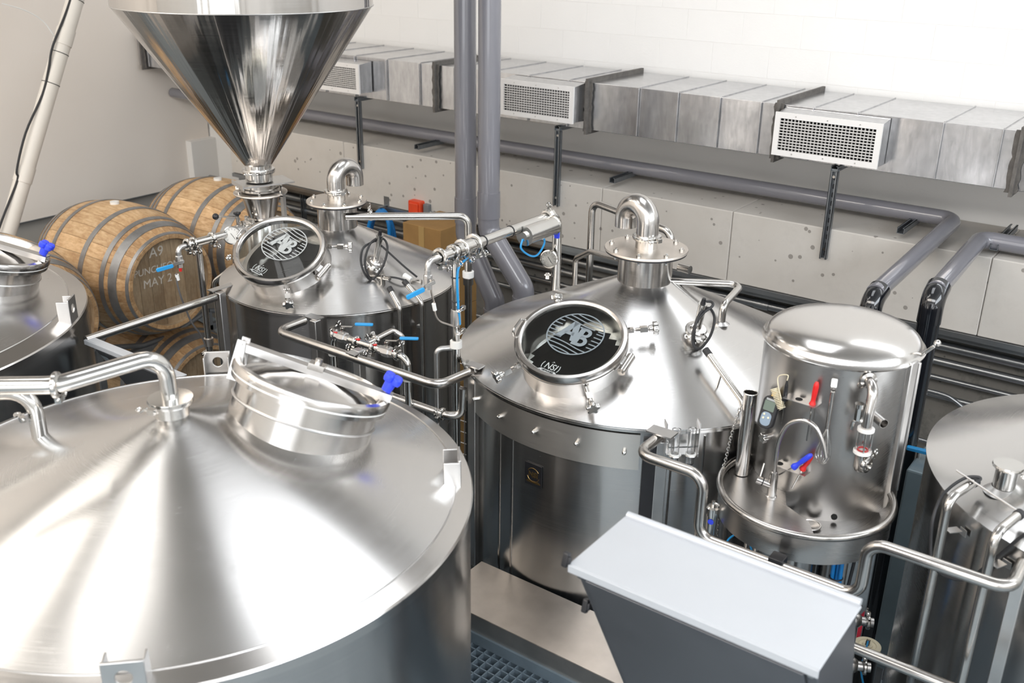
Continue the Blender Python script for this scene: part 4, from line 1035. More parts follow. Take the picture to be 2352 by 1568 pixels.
# grist inlet on the small kettle, below the hopper
zc = coneZ(C1,R1,ZK,.5,HC.x,HC.y)
G(HT).lathe([(.096,zc-.02),(.096,-1.462),(.092,-1.456),(.075,-1.455)], 40).build('grist_inlet', 'steel_neck', t)
G(HT).lathe([(.07,-1.456),(.074,-1.43),(.1,-1.325),(.1,-1.318)], 40).build('grist_funnel', 'steel_neck', t)
G(HT).lathe([(.06,-1.318),(.138,-1.318),(.14,-1.314),(.138,-1.309),(.06,-1.309)], 48).build('inlet_flange', 'steel_plate', t)
for i in range(6):
    a_ = i*PI/3+.3; q = HC+V((.122*math.cos(a_),.122*math.sin(a_),-1.309)); G().cyl(q, q+V((0,0,.014)), .007, n=6).build('bolt', 'steel_bright', t)
q = HC+V((.15,.02,0)); G().box((q.x,q.y,-1.46),(.02,.02,.3)).box((q.x-.03,q.y,-1.31),(.08,.02,.012)).build('support_leg', 'steel_satin', t, smooth=False)

# vapour pipe from the small kettle neck to the riser beside the large kettle
zz = P(830,496,'y',3.56).z; s0 = V((C1[0]+.09,C1[1]+.0,-1.375))
s0 = P(822,497,'z',-1.37); e0 = P(1066,496,'z',-1.37); 
e1 = V((e0.x,e0.y,-3.2))
vp_ = thing('vapour_pipe', (e0.x,e0.y,-3.2), 'long horizontal steel pipe from the smaller kettle neck, turning down by the grey pipes', 'pipe')
dd = (e0-s0).normalized()
G().tube([s0-dd*.06, e0+dd*.02, e1+dd*.02], .0195, 18, bend=.05).build('pipe_run', 'steel', vp_)
c_ = P(852,494,'z',-1.37); clamp(c_, dd, .0205, vp_, wingdir=(0,-.3,1))
for z_, mt in ((P(1072,629,'y',e0.y).z,'white_plastic'),): G().tube([(e1.x+dd.x*.02,e1.y+dd.y*.02,z_-.02),(e1.x+dd.x*.02,e1.y+dd.y*.02,z_+.012)], .03, 20).build('pipe_collar', mt, vp_); G().tube([(e1.x+dd.x*.02,e1.y+dd.y*.02,z_-.06),(e1.x+dd.x*.02,e1.y+dd.y*.02,z_-.025)], .027, 20).build('pipe_clamp', 'steel', vp_)

# --- valve line that runs over to the large kettle
XA = -2.5
def ax(px, py): return P(px, py, 'x', XA)
vl = thing('valve_line', (XA,3.06,-3.0), 'polished steel valve line with gauge between the two kettles', 'pipework')
p0, p1_, pe, pd = ax(1003,590), ax(1054,572), ax(1258,519), ax(1276,560)
zl = (ax(1054,572).z+ax(1209,519).z)/2; y0_, y1_ = p0.y, ax(1262,530).y
ft = ax(1276,655)
G().tube([(XA,y0_,zl),(XA,ft.y,zl),(XA,ft.y,ft.z-.05)], .0225, 20, bend=.07).build('pipe_run', 'steel_bright', vl)
G().tube([(XA,p1_.y-.02,zl),(XA,p1_.y+.08,zl)], .033, 20).build('spool', 'steel_bright', vl)
clamp((XA,y0_+.02,zl), (0,1,0), .027, vl, wingdir=(.2,0,-1)); clamp((XA,p1_.y+.02,zl), (0,1,0), .03, vl, wingdir=(.3,0,-1)); clamp((XA,p1_.y+.1,zl), (0,1,0), .033, vl, wingdir=(.6,0,-1)); clamp((XA,y0_+.1,zl), (0,1,0), .024, vl, wingdir=(0,0,-1))
clamp((XA,ft.y-.09,zl), (0,1,0), .026, vl, wingdir=(.6,0,.5)); clamp((XA,ft.y,P(1275,637,'x',XA).z), (0,0,1), .024, vl, wingdir=(-.8,-.5,0))
for y_ in (ax(1110,553).y, ax(1172,532).y): G().torus(frame((XA,y_,zl),(0,1,0)), .023, .003, 20, 6).build('cable_tie', 'black_rubber', vl)
aa, ab = V((XA+.055,ax(1183,548).y,zl-.02)), V((XA+.055,ax(1246,535).y,zl-.02))
G().cyl(aa, ab, .041, n=32).cyl(aa-V((0,.006,0)), aa, .044, n=32).cyl(ab, ab+V((0,.006,0)), .044, n=32).cyl(aa-V((0,.018,0)), aa, .02, n=20).build('actuator', 'steel_bright', vl)
G().cyl(ab, (XA,ab.y+.04,zl), .014, n=14).build('actuator_stem', 'steel', vl)
G().box((XA+.06,ab.y+.03,zl-.06),(.02,.015,.05)).build('clip', 'blue_plastic', vl)
bh = [aa+V((0,-.02,-.01)), aa+V((0,-.03,-.05)), aa+V((.0,.04,-.1)), aa+V((0,.1,-.11)), aa+V((0,.15,-.07)), aa+V((0,.14,-.03))]
G().tube(smoothpts(bh,5), .0045, 8).build('air_hose', 'blue_vinyl', vl, label='blue air hose')
gp_ = ax(1255,597); gc = V((XA-.0,ft.y-.06,gp_.z)); 
def gauge(p, n, R_, parent, face='gauge_face'):
    g = G(frame(p, n)); g.lathe([(1e-4,-.018),(R_*.92,-.018),(R_*.95,-.014),(R_,.002),(R_,.008),(R_*.9,.01),(R_*.86,.006)], 36); b = g.build('gauge_case', 'steel_bright', parent)
    sub = b if parent.type == 'EMPTY' else parent
    G(frame(p, n)).disc(Mx.Identity(4), R_*.87, .004, 32).build('dial', face, sub) if False else G(frame(p, n)).lathe([(1e-4,.004),(R_*.87,.004)], 32).build('dial', face, sub)
    g = G(frame(p, n, V((0,0,1)).cross(V(n))))
    for i in range(11):
        a = -.8+(PI+1.6)*i/10; g.box((0,0,0),(R_*.16,.0012,.0008), Mx.Translation((R_*.68*math.cos(a),R_*.68*math.sin(a),.0052))@Mx.Rotation(a,4,'Z'))
    g.box((0,0,0),(R_*.8,.002,.001), Mx.Translation((R_*.1,-R_*.1,.0058))@Mx.Rotation(2.2,4,'Z')); g.build('dial_marks', 'black_plastic', sub, smooth=False)
    return b
tc_ = (V((0,0,0))-gc).normalized()
gauge(gc+V((0,-.0,0)), (tc_+V((-.25,-.2,-.2))).normalized(), .043, vl, 'gauge_dark'); G().cyl(gc, (XA,ft.y,gc.z), .009, n=12).build('gauge_stem', 'steel', vl)
# front elbow with small ball valve and blue lever
fe = V((XA,y0_-.055,zl)); fz = P(988,640,'x',XA).z
G().tube([(XA,y0_,zl),(XA,fe.y,zl),(XA,fe.y,fz+.03)], .013, 14, bend=.025).build('small_elbow', 'steel_satin', vl)
elbow_valve((XA,fe.y,fz+.0), (0,0,-1), (-.3,-1,-.25), vl, L_=.085, r=.012)
dn = thing('riser_pipe', (XA,p1_.y-.04,-3.2), 'thin vertical steel pipe with clamps left of the large kettle', 'pipe')
xr, yr = XA, ax(1046,600).y
G().tube([(xr,yr,zl-.01),(xr,yr,-3.2)], .0165, 16).build('pipe_run', 'steel_bright', dn)
for py in (703,755): 
    z_ = P(1049,py,'x',XA).z; clamp((xr,yr,z_), (0,0,1), .019, dn, wingdir=(1,.25,0))
za_, zb__ = P(1049,710,'x',XA).z, P(1049,748,'x',XA).z
G().tube([(xr,yr,za_),(xr,yr,za_-.02),(xr,yr,zb__+.01),(xr,yr,zb__)], [.02,.0225,.0225,.015], 20).build('check_valve', 'steel_satin', dn)
z_ = P(1050,790,'x',XA).z; G().tube([(xr,yr,z_+.018),(xr,yr,z_-.012)], .026, 18).build('pipe_collar', 'white_plastic', dn)
for py in (635,690): z_ = P(1049,py,'x',XA).z; G().torus(Mx.Translation((xr,yr,z_)), .0165, .003, 18, 6).build('cable_tie', 'black_rubber', dn)
G().tube(smoothpts([P(q[0],q[1],'x',XA+.02) for q in ((1075,590),(1052,620),(1052,690),(1056,745))],5), .005, 8).build('air_hose', 'blue_vinyl', dn, label='blue air hose')
hp_ = [P(q[0],q[1],'x',XA) for q in ((990,652),(991,672),(996,690),(999,702),(1000,722),(1010,737),(1030,745),(1046,750))]
o = G().tube(smoothpts(hp_,5), .004, 8).build('sample_hose', 'steel_plate'); tag(o, 'thin hanging hose under the blue-handled valve between the kettles', 'hose')
q = P(996,697,'x',XA); q2 = P(999,712,'x',XA); o = G().cyl(q, q2, .0085, n=12).build('hose_joint', 'white_plastic', None, org=q2); tag(o, 'white push-fit joint on the thin hose between the kettles', 'fitting')

# --- the line on the left of the small kettle
XB = -4.1
def bx_(px, py): return P(px, py, 'x', XB)
ll = thing('valve_line', (XB,2.98,-3.0), 'steel valve line with dial gauge left of the smaller kettle', 'pipework')
zl = bx_(470,552).z; ya_, yb2 = bx_(432,563).y, bx_(590,518).y+.05
G().tube([(XB,ya_,zl),(XB,yb2,zl)], .0215, 20).build('pipe_run', 'steel_bright', ll)
vy = bx_(456,570).y; G().tube([(XB,vy,zl),(XB,vy,-2.9)], .0165, 16).build('drop_pipe', 'steel', ll)
for px in (430,444,488,560,580): y_ = bx_(px,555).y; clamp((XB,y_,zl), (0,1,0), .0235, ll, wingdir=(.2,0,-1) if px < 500 else (.2,0,1))
yv = bx_(548,527).y; G().lathe([(.02,-.035),(.03,-.03),(.034,0),(.03,.03),(.02,.035)], 24, M=frame((XB,yv,zl),(0,1,0))).build('butterfly_valve', 'steel_satin', ll)
s0 = V((XB,yv,zl+.03)); G().cyl(s0, s0+V((0,0,.05)), .009, n=12).cyl(s0+V((0,0,.045)), s0+V((-.0,-.13,.075)), .005, n=10).build('valve_lever', 'steel', ll)
G().sphere(s0+V((0,-.135,.076)), .0165).build('lever_ball', 'black_plastic', ll)
star_knob(s0+V((0,0,.058)), (0,0,1), .02, ll, mat='black_plastic')
gy = bx_(526,530).y; gauge(V((XB+.035,gy-.01,zl+.0)), V((.75,-.9,.25)).normalized(), .047, ll)
fe = V((XB,ya_-.06,zl)); fz = P(405,598,'x',XB).z
G().tube([(XB,ya_,zl),(XB,fe.y,zl),(XB,fe.y,fz+.03)], .013, 14, bend=.025).build('small_elbow', 'steel_satin', ll)
elbow_valve((XB,fe.y,fz), (0,0,-1), (-.25,-1,-.1), ll, L_=.085, r=.012)
G().cyl((XB,fe.y,fz-.03),(XB,fe.y,fz-.06),.01,.007,12).build('nozzle', 'red_plastic', ll)
z_ = P(478,785,'x',XB).z; G().tube([(XB,vy,z_+.02),(XB,vy,z_-.02)], .025, 16).build('pipe_collar', 'steel_plate', ll); clamp((XB,vy,z_-.07), (0,0,1), .02, ll, wingdir=(-1,-.5,0))
hp_ = [P(q[0],q[1],'x',XB) for q in ((405,628),(407,650),(415,680),(425,705),(440,740),(462,770),(474,800))]
o = G().tube(smoothpts(hp_,5), .005, 8).build('sample_hose', 'pvc_dark'); tag(o, 'thin grey hose hanging in front of the chalk-marked barrel', 'hose')
q = P(406,630,'x',XB); q2 = P(409,643,'x',XB); o = G().cyl(q, q2, .0095, n=12).build('hose_joint', 'white_plastic', None, org=q2); tag(o, 'white hose joint hanging in front of the chalk-marked barrel', 'fitting')

# --- two-valve manifold in front of the small kettle
YM = 2.86
def my(px, py): return P(px, py, 'y', YM)
mf = thing('valve_manifold', (-2.85,YM,-2.4), 'two-valve manifold with blue levers in front of the smaller kettle', 'pipework')
a, b = my(764,766), my(928,820); zm = (a.z+b.z)/2
G().tube([(a.x,YM,zm-.35),(a.x,YM,zm),(b.x+.02,YM,zm),(b.x+.02,YM,zm-.35)], .0155, 16, bend=.04).build('pipe_run', 'steel_bright', mf)
for px, wd in ((770,(0,-.3,1)),(819,(0,-.6,-1)),(858,(0,-.5,-1)),(913,(0,-.3,1))): x_ = my(px,790).x; clamp((x_,YM,zm), (1,0,0), .0185, mf, wingdir=wd)
for px in (788,888): x_ = my(px,780).x; elbow_valve((x_,YM,zm), (1,0,0), (.75,.5,.5) , mf, L_=.08, r=.0165)
for px in (776,824,862,908): x_ = my(px,790).x; G().box((x_,YM-.005,zm+.0165),(.018,.014,.003)).build('red_mark', 'red_plastic', mf)
bxx = my(840,790).x; G().tube([(bxx,YM,zm),(bxx,YM+.17,zm+.01),(bxx+.03,YM+.2,zm-.02),(bxx+.03,YM+.2,zm-.3)], .0145, 16, bend=.03).build('branch_pipe', 'steel', mf); clamp((bxx,YM+.06,zm), (0,1,0), .0175, mf, wingdir=(-.6,0,.7))
for x_ in (a.x, b.x+.02): G().tube([(x_,YM,zm-.1),(x_,YM,zm-.075)], .024, 18).build('pipe_collar', 'white_plastic', mf)
x_ = my(830,810).x; G().cyl((x_,YM,zm-.015),(x_,YM,zm-.05),.01,n=10).build('drain_plug', 'steel', mf)
# small return bend between the manifold and the riser
a, b = P(1003,815,'y',3.0), P(1018,820,'y',3.0)
o = thing('return_bend', (a.x,3.0,-2.6), 'upside-down U of thin steel pipe right of the two-valve manifold', 'pipe')
G().tube([(a.x,3.0,-2.6),(a.x,3.0,P(1008,803,'y',3.0).z),(a.x+.05,3.06,P(1008,803,'y',3.0).z),(a.x+.05,3.06,-2.6)], .0125, 14, bend=.025).build('pipe_run', 'steel_satin', o)

# ------------------------------------------------------------------ hand rails
YR, ZR = 2.78, -1.7
def post(name, p, z0, z1, t): G().box((p.x,p.y,(z0+z1)/2), (.038,.038,z1-z0)).build('post', 'steel_satin', t, bevel=.003)
ra = thing('hand_rail', (-2.36,2.95,-2.65), 'round steel hand rail in front of the smaller kettle', 'rail')
a, b = P(645,757,'z',ZR), P(1003,887,'z',ZR)
G().tube([(a.x,2.95,ZR),(a.x,YR,ZR),(b.x,YR,ZR),(b.x+.02,2.97,ZR)], .0195, 20, bend=.06).build('rail_tube', 'steel', ra)
pp_ = V((b.x+.02,2.99,0)); post('post', pp_, -2.65, ZR+.02, ra)
G().box((b.x+.03,2.985,ZR+.026),(.07,.045,.006)).build('top_plate', 'steel_satin', ra, smooth=False)
pa = V((a.x+.02,2.985,0)); G().box((pa.x+.0,2.99,ZR+.01),(.09,.05,.006)).build('top_plate', 'steel_satin', ra, smooth=False); post('post', V((pa.x+.03,2.97,0)), -2.2, ZR+.01, ra)
pm = P(805,825,'z',ZR); post('post', V((pm.x,YR+.03,0)), -2.65, ZR+.028, ra)
G().box((pm.x,YR+.01,ZR+.024),(.05,.07,.005)).build('saddle', 'steel_satin', ra, smooth=False)
zm2 = P(1000,945,'y',YR+.1).z
G().tube([(-3.2,YR+.1,zm2),(b.x-.04,YR+.1,zm2),(b.x+.01,YR+.14,zm2),(b.x+.01,YR+.15,zm2+.12)], .0175, 16, bend=.05).build('lower_pipe', 'steel', ra)
clamp((b.x-.06,YR+.1,zm2), (1,0,0), .02, ra, wingdir=(0,-1,-.3))
# wire cable ladder behind the post
g = G(); lx, ly = P(1046,900,'y',3.1).x, 3.1
for i in range(14): g.cyl((lx-.02,ly,-1.75-.055*i),(lx+.06,ly,-1.75-.055*i),.0022,n=6)
for s_ in (-.02,.05): g.cyl((lx+s_,ly,-1.7),(lx+s_,ly,-2.65),.0025,n=6)
o = g.build('cable_ladder', 'steel_satin'); tag(o, 'narrow wire cable ladder beside the post between the kettles', 'cable tray'); o['kind'] = 'stuff'
rb_ = thing('hand_rail', (-1.35,2.95,-2.65), 'bent round steel hand rail running under the sink and on to the right', 'rail')
q = [P(1463,1043,'z',ZR), P(1598,1098,'z',ZR)]
yq = YR; zlow = P(1800,1305,'y',yq).z
xd, xu, xr_ = q[1].x+.015, P(1962,1345,'y',yq).x+.02, P(2318,1352,'z',ZR).x
zr1, zr2 = ZR, P(2150,1296,'y',yq).z
G().tube([(q[0].x,2.93,ZR),(q[0].x,yq,ZR),(xd,yq,ZR),(xd,yq,zlow),(xu,yq,zlow),(xu,yq,zr2),(xr_,yq,zr2),(xr_,2.95,zr2)], .0195, 20, bend=.055).build('rail_tube', 'steel', rb_)
G().box((q[0].x+.01,2.935,ZR+.024),(.1,.06,.006)).build('top_plate', 'steel_satin', rb_, smooth=False)
xk = P(1782,1297,'y',yq).x; G().box((xk,yq+.012,zlow+.005),(.05,.05,.05)).build('rail_bracket', 'black_plastic', rb_, bevel=.003)
post('post', V((xk,yq+.03,0)), -2.65, zlow, rb_); post('post', V((xr_,2.97,0)), -2.65, zr2+.0, rb_)
zk = P(2050,1523,'y',yq).z; G().tube([(xk,yq,zk),(.25,yq,zk)], .0175, 16).build('mid_rail', 'steel', rb_)
rc = thing('hand_rail', (-3.89,2.9,-2.65), 'straight round steel hand rail between the left fermenter and the smaller kettle', 'rail')
G().tube([(-3.89,2.2,ZR),(-3.89,2.9,ZR)], .0195, 20).build('rail_tube', 'steel', rc)
post('post', V((-3.89,2.93,0)), -2.65, ZR+.018, rc); G().box((-3.93,3.0,ZR+.023),(.04,.2,.005)).build('top_plate', 'steel_satin', rc, smooth=False)

# ------------------------------------------------------------------ platform
pf = thing('platform', (-1.7,2.4,-2.75), 'dark grey open-mesh grating platform between the tanks', 'platform')
def grate(x0, x1, y0, y1):
    sp = .0375; first = None; i = 0; x = x0
    while x <= x1:
        if first is None: first = G().box((x0,(y0+y1)/2,-2.67),(.005,y1-y0,.04)).build('grating_bar','grate',pf,smooth=False)
        else: again(first, pf, Mx.Translation((x-x0,0,0)))
        x += sp
    first = None; y = y0
    while y <= y1:
        if first is None: first = G().box(((x0+x1)/2,y0,-2.67),(x1-x0,.005,.04)).build('grating_bar','grate',pf,smooth=False)
        else: again(first, pf, Mx.Translation((0,y-y0,0)))
        y += sp
grate(-3.0, .1, 2.35, 2.88); grate(-3.0, -2.42, 2.92, 3.3)
G().box((-1.45,2.33,-2.69),(3.1,.012,.1)).build('edge_angle','grate',pf,smooth=False)
for x in (-2.9,-.4): 
    for y in (2.4,2.8): G().box((x,y,-3.26),(.06,.06,1.08)).build('leg','rack_grey',pf,smooth=False)
for y in (2.45,2.8): G().box((-1.45,y,-2.73),(3.1,.05,.07)).build('beam','rack_grey',pf,smooth=False)
st = thing('step_box', (-1.7,2.72,-2.65), 'plain tan-grey steel step on the grating in front of the large kettle', 'step')
G().box((-1.7,2.722,-2.52),(1.04,.302,.004)).box((-1.7,2.572,-2.56),(1.04,.004,.08)).box((-2.218,2.722,-2.56),(.004,.302,.08)).box((-1.182,2.722,-2.56),(.004,.302,.08)).build('tread','steel_plate',st,smooth=False)
G().box((-1.7,2.57,-2.625),(1.04,.02,.05)).build('skirt','grate',st,smooth=False)

# ------------------------------------------------------------------ control cabinets
def cabinet(x0, x1, y0, y1, z1, z0, lf, lb, label, matt, mf_):
    t = thing('control_cabinet', ((x0+x1)/2,y0+.35,-2.65), label, 'cabinet')
    e = .006
    vb = [V((x0,y0+lf,z0)),V((x1,y0+lf,z0)),V((x1,y1+lb,z0)),V((x0,y1+lb,z0)),V((x0,y0,z1)),V((x1,y0,z1)),V((x1,y1,z1)),V((x0,y1,z1))]
    G().hexa(vb).build('housing', mf_, t, bevel=.004, smooth=False)
    # lid sheet with a folded lip
    G().box(((x0+x1)/2,(y0+y1)/2-.004,z1+.003),(x1-x0+.02,y1-y0+.01,.005)).box(((x0+x1)/2,y0-.012,z1-.006),(x1-x0+.02,.005,.022)).build('cover', matt, t, bevel=.002, smooth=False)
    if y1-y0 > .1: G().tube([(x0-.005,y1+.008,z1+.008),(x1+.005,y1+.008,z1+.008)], .011, 12).build('rolled_edge', matt, t)
    # front door, standing proud of the frame
    f = .05; dz = z0-z1
    def fp(u, w, o): return V((x0+(x1-x0)*u, y0+lf*w-o, z1+dz*w-o*lf/abs(dz)))
    a, b, c_, d_ = fp(.045,.95,.002), fp(.955,.95,.002), fp(.955,.06,.002), fp(.045,.06,.002)
    n_ = (b-a).cross(c_-b).normalized()*.008
    if n_.y > 0: n_ = -n_
    G().hexa([a,b,c_,d_,a+n_,b+n_,c_+n_,d_+n_]).build('door_panel', mf_, t, bevel=.002, smooth=False)
    for u, w in ((.02,.05),(.98,.05)): p = fp(u,w,.0); G().cyl(p, p+n_*1.2, .007, n=12).build('screw', 'steel_bright', t)
    G().box(((x0+x1)/2,(y0+y1)/2+(lf+lb)/2,(z0-2.65)/2),(.16,.1,z0+2.65)).build('pedestal', mf_, t, bevel=.004, smooth=False)
    return t, fp, n_
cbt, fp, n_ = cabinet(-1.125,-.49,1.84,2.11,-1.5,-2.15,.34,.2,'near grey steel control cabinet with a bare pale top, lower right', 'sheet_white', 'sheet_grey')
for w, s_ in ((-.02,.022),(.3,.018)):
    p = fp(0,w,0)+V((-.012,-.0,0)); M = frame(p, (-1,0,0), (0,.3,1)); G(M).rbox((.0,0,.008),(.04,.018,.016),.006).box((.0,0,-.0),(.02,.012,.012)).build('latch', 'black_plastic', cbt, bevel=.003)
cb2, fp2, n2_ = cabinet(-3.88,-3.245,2.205,2.235,-1.7,-2.3,.34,.36,'thin-topped dark steel cabinet beside the left fermenter, with a small sticker', 'sheet_white', 'sheet_grey')
a = fp2(.07,.1,.011); b = fp2(.15,.1,.011); c_ = fp2(.15,.27,.011); d_ = fp2(.07,.27,.011)
G().hexa([a,b,c_,d_,a+n2_*.1,b+n2_*.1,c_+n2_*.1,d_+n2_*.1]).build('sticker', 'logo_grey', cb2, smooth=False)
# ------------------------------------------------------------------ sink station with the domed cabinet
CB, RB = (-.997,3.396), .27
ST = thing('sink_station', (CB[0],3.25,-3.8), 'domed steel cabinet with a half-round sink in front, right of the large kettle', 'sink')
TB = Mx.Translation((CB[0],CB[1],0))
zd = -1.35
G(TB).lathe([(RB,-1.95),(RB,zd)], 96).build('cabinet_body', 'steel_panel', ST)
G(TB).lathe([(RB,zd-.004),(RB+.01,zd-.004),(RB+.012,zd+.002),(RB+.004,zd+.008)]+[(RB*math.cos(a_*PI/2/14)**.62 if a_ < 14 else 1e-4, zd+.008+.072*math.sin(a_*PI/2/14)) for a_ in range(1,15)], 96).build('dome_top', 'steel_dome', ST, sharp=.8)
# folded side flange of the cabinet
az_ = azof(P(2098,830,'z',zd), CB); ca, sa = math.cos(az_), math.sin(az_)
Mf = Mx(((ca,-sa,0,CB[0]),(sa,ca,0,CB[1]),(0,0,1,0),(0,0,0,1)))
G(Mf).box((RB+.004,-.02,-1.63),(.02,.045,.58)).box((RB+.012,.01,-1.6),(.016,.01,.5)).build('side_flange', 'steel_satin', ST, bevel=.004)
G(Mf).cyl((RB-.02,.06,-1.36),(RB+.03,.06,-1.3),.006,n=8).sphere((RB+.04,.06,-1.285),.012).build('top_latch', 'steel_bright', ST)
# tray
CS = V((-.976,3.15,0)); TS = Mx.Translation(CS); zs = -1.85
def outside(v): return (v.x-CB[0])**2+(v.y-CB[1])**2 > (RB-.004)**2
def trimmed(g):
    g.f = [f for f in g.f if any(outside(g.v[i]) for i in f)]; return g
g = G(TS).lathe([(1e-4,-1.945),(.1,-1.94),(.27,-1.925),(.29,-1.9),(.298,zs)], 96); trimmed(g).build('basin', 'steel_panel', ST)
G(TS).lathe([(.299,zs),(.3,-1.9),(.3,-1.955),(.28,-1.965),(.05,-1.965)], 96).build('basin_underside', 'steel_panel', ST)
aL, aR = None, None
for i in range(360):
    a = PI*.6+i*2*PI/360; v = CS+V((math.cos(a)*.3, math.sin(a)*.3, 0)); 
    if outside(v) and aL is None and v.y > 3.0: aL = a
    if aL is not None and not outside(v) and aR is None and a > aL+1: aR = a
pts = [CS+V((.3*math.cos(aL+(aR-aL)*i/60), .3*math.sin(aL+(aR-aL)*i/60), zs)) for i in range(61)]
G().tube(pts, .0125, 14).build('rim_tube', 'steel', ST)
# raised deck on the left of the sink
pa, pb = P(1806,1160,'z',-1.868), P(1872,1233,'z',-1.868)
poly = []
for i in range(61):
    a = aL+(aR-aL)*i/60; v = CS+V((.292*math.cos(a), .292*math.sin(a), 0))
    if v.x < pb.x: poly.append((v.x, v.y))
mid_ = (pa+pb)/2+V((.025,.012,0)); poly += [(pb.x,pb.y),(mid_.x,mid_.y),(pa.x,pa.y)]
for i in range(8):
    a = azof(pa, CB); a2 = azof(V((poly[0][0],poly[0][1],0)), CB); 
    if a2 < -PI/2-.0 or a2 > 0: pass
k0 = V((poly[0][0],poly[0][1],0)); aa_ = azof(pa, CB); ab_ = azof(k0, CB)
if ab_ > 0: ab_ -= 2*PI
for i in range(1, 8):
    a = aa_+(ab_-aa_)*i/8; poly.append((CB[0]+(RB+.001)*math.cos(a), CB[1]+(RB+.001)*math.sin(a)))
G().prism(poly, -1.93, -1.868).build('deck', 'steel_panel', ST, sharp=.3)
q = P(1862,1205,'z',-1.93); G().lathe([(.035,.001),(.03,.0),(.012,-.006),(1e-4,-.007)], 28, M=Mx.Translation(q)).torus(Mx.Translation(q), .034, .003, 28, 6).build('drain', 'steel', ST)
q = oncyl(1916,1187,CB,RB+.001); G().lathe([(.009,.0),(.011,.002),(.006,.003),(1e-4,.0025)], 18, M=frame(q, (q-V((CB[0],CB[1],q.z))))).build('overflow_hole', 'dark_inside', ST)
# pedestal and service pipes below
q = P(1822,1290,'y',3.05); G().cyl((q.x,3.1,-3.8),(q.x,3.1,-1.96),.068,n=32).build('pedestal', 'steel_shell', ST)
for px, r_, mt, y_ in ((1735,.016,'steel',3.2),(1712,.012,'steel',3.25),(1905,.02,'steel_satin',3.3),(1942,.014,'steel_satin',3.25)):
    q = P(px,1280,'y',y_); G().cyl((q.x,y_,-3.8),(q.x,y_,-1.96),r_,n=14).build('service_pipe', mt, ST)
q = P(1878,1290,'y',3.35); G().cyl((q.x,3.35,-3.8),(q.x,3.35,-1.96),.03,n=16).build('service_pipe', 'pvc_black', ST, label='black service pipe')

# tap
tb_ = P(1771,1140,'z',-1.868); yt = tb_.y
tp = thing('tap', tb_, 'swan-neck steel tap on the sink deck', 'tap')
G().lathe([(.02,0),(.02,.004),(.016,.008),(.016,.085),(.0135,.1),(.009,.104)], 24, M=Mx.Translation(tb_)).build('tap_body', 'steel_neck', tp)
sp = [tb_+V((0,0,.09)), P(1786,1035,'y',yt), P(1793,1003,'y',yt), P(1812,974,'y',yt), P(1843,965,'y',yt), P(1872,980,'y',yt), P(1889,1015,'y',yt), P(1896,1049,'y',yt)]
sp[1].x = tb_.x
G().pipe(smoothpts(sp,8), .0085, .0015, 18).build('spout', 'steel_neck', tp)
h0 = tb_+V((0,0,.045)); h1 = P(1738,1100,'y',yt-.02)
G().cyl(h0, h1, .0145, n=20).build('mixer_body', 'steel_neck', tp); d_ = (h1-h0).normalized()
G().tube([h0+d_*.035,h0+d_*.039],.0152,20).build('joint_ring','black_rubber',tp)
G().cyl(h0+d_*.05, h0+d_*.05+V((.0,.03,.055)), .0035, n=10).build('tap_lever', 'steel', tp)

# tall open tube with a chain at the sink's left edge
a, b = P(1703,1086,'z',-1.865), None; b = V((a.x,a.y,P(1722,903,'x',a.x).z))
ht = thing('tool_tube', a, 'upright open-topped steel tube at the left edge of the sink', 'tube')
G().pipe([a, b], .0255, .002, 28).build('tube', 'steel_neck', ht); G(Mx.Translation(b)).torus(Mx.Identity(4), .025, .002, 28, 6).build('rim', 'steel_bright', ht)
G().hexa([b+V(p) for p in ((.01,-.03,-.06),(.03,-.03,-.03),(.03,-.026,-.03),(.01,-.026,-.06),(.012,-.03,-.055),(.034,-.03,-.022),(.034,-.026,-.022),(.012,-.026,-.055))]).build('hook', 'steel_bright', ht)
ch = thing('chain', V((a.x-.05,a.y-.03,-2.3)), 'thin steel chain hanging at the left edge of the sink', 'chain')
cp = smoothpts([b+V((-.025,-.01,-.05)), P(1692,960,'x',a.x-.03), P(1680,1000,'x',a.x-.04), P(1668,1050,'x',a.x-.05), P(1660,1080,'x',a.x-.055), P(1652,1140,'x',a.x-.055), P(1645,1230,'x',a.x-.05)], 12)
g = G()
acc = 0; last = cp[0]; k = 0
for p in cp[1:]:
    while (p-last).length > .0115:
        d = (p-last).normalized(); last = last+d*.0115; k += 1
        g.torus(frame(last, V((1,.3,0)) if k % 2 else V((-.3,1,0)), d)@Mx.Diagonal((1.35,.8,1,1)), .0062, .0016, 10, 5)
o = g.build('links', 'steel_bright', ch); o['kind'] = 'stuff'
G().torus(frame(P(1697,945,'x',a.x-.03),(1,.5,0)), .014, .002, 18, 6).build('hook_ring', 'steel_bright', ch)

# racks on the cabinet front
def face(px, py, off=0.):
    p = oncyl(px, py, CB, RB+off); return p, V((p.x-CB[0],p.y-CB[1],0)).normalized()
def rack(pxa, pxb, holes):
    (a, na), (b, nb) = face(*pxa), face(*pxb); n_ = (na+nb).normalized(); d = (b-a); d.z = 0; ln = d.length; d.normalize(); c_ = (a+b)/2
    M = frame(V((c_.x,c_.y,(a.z+b.z)/2))+n_*.022, (0,0,1), d)
    g = G(M); g.box((0,0,0),(ln,.05,.0025)); g.box((0,.024,.012),(ln,.002,.024)) if (M.to_3x3()@V((0,1,0))).dot(n_) < 0 else g.box((0,-.024,.012),(ln,.002,.024))
    r_ = g.build('tool_rack', 'steel_satin', ST, smooth=False)
    for h in holes: G(M).lathe([(.011,.0016),(1e-4,.0016)], 20, M=Mx.Translation((ln*h,0,0))).torus(Mx.Translation((ln*h,0,.0015)), .0115, .0012, 20, 6).build('rack_hole', 'dark_inside', ST)
rack((1812,905),(1887,925),(-.1,)); rack((1790,1060),(1862,1080),(-.4,))
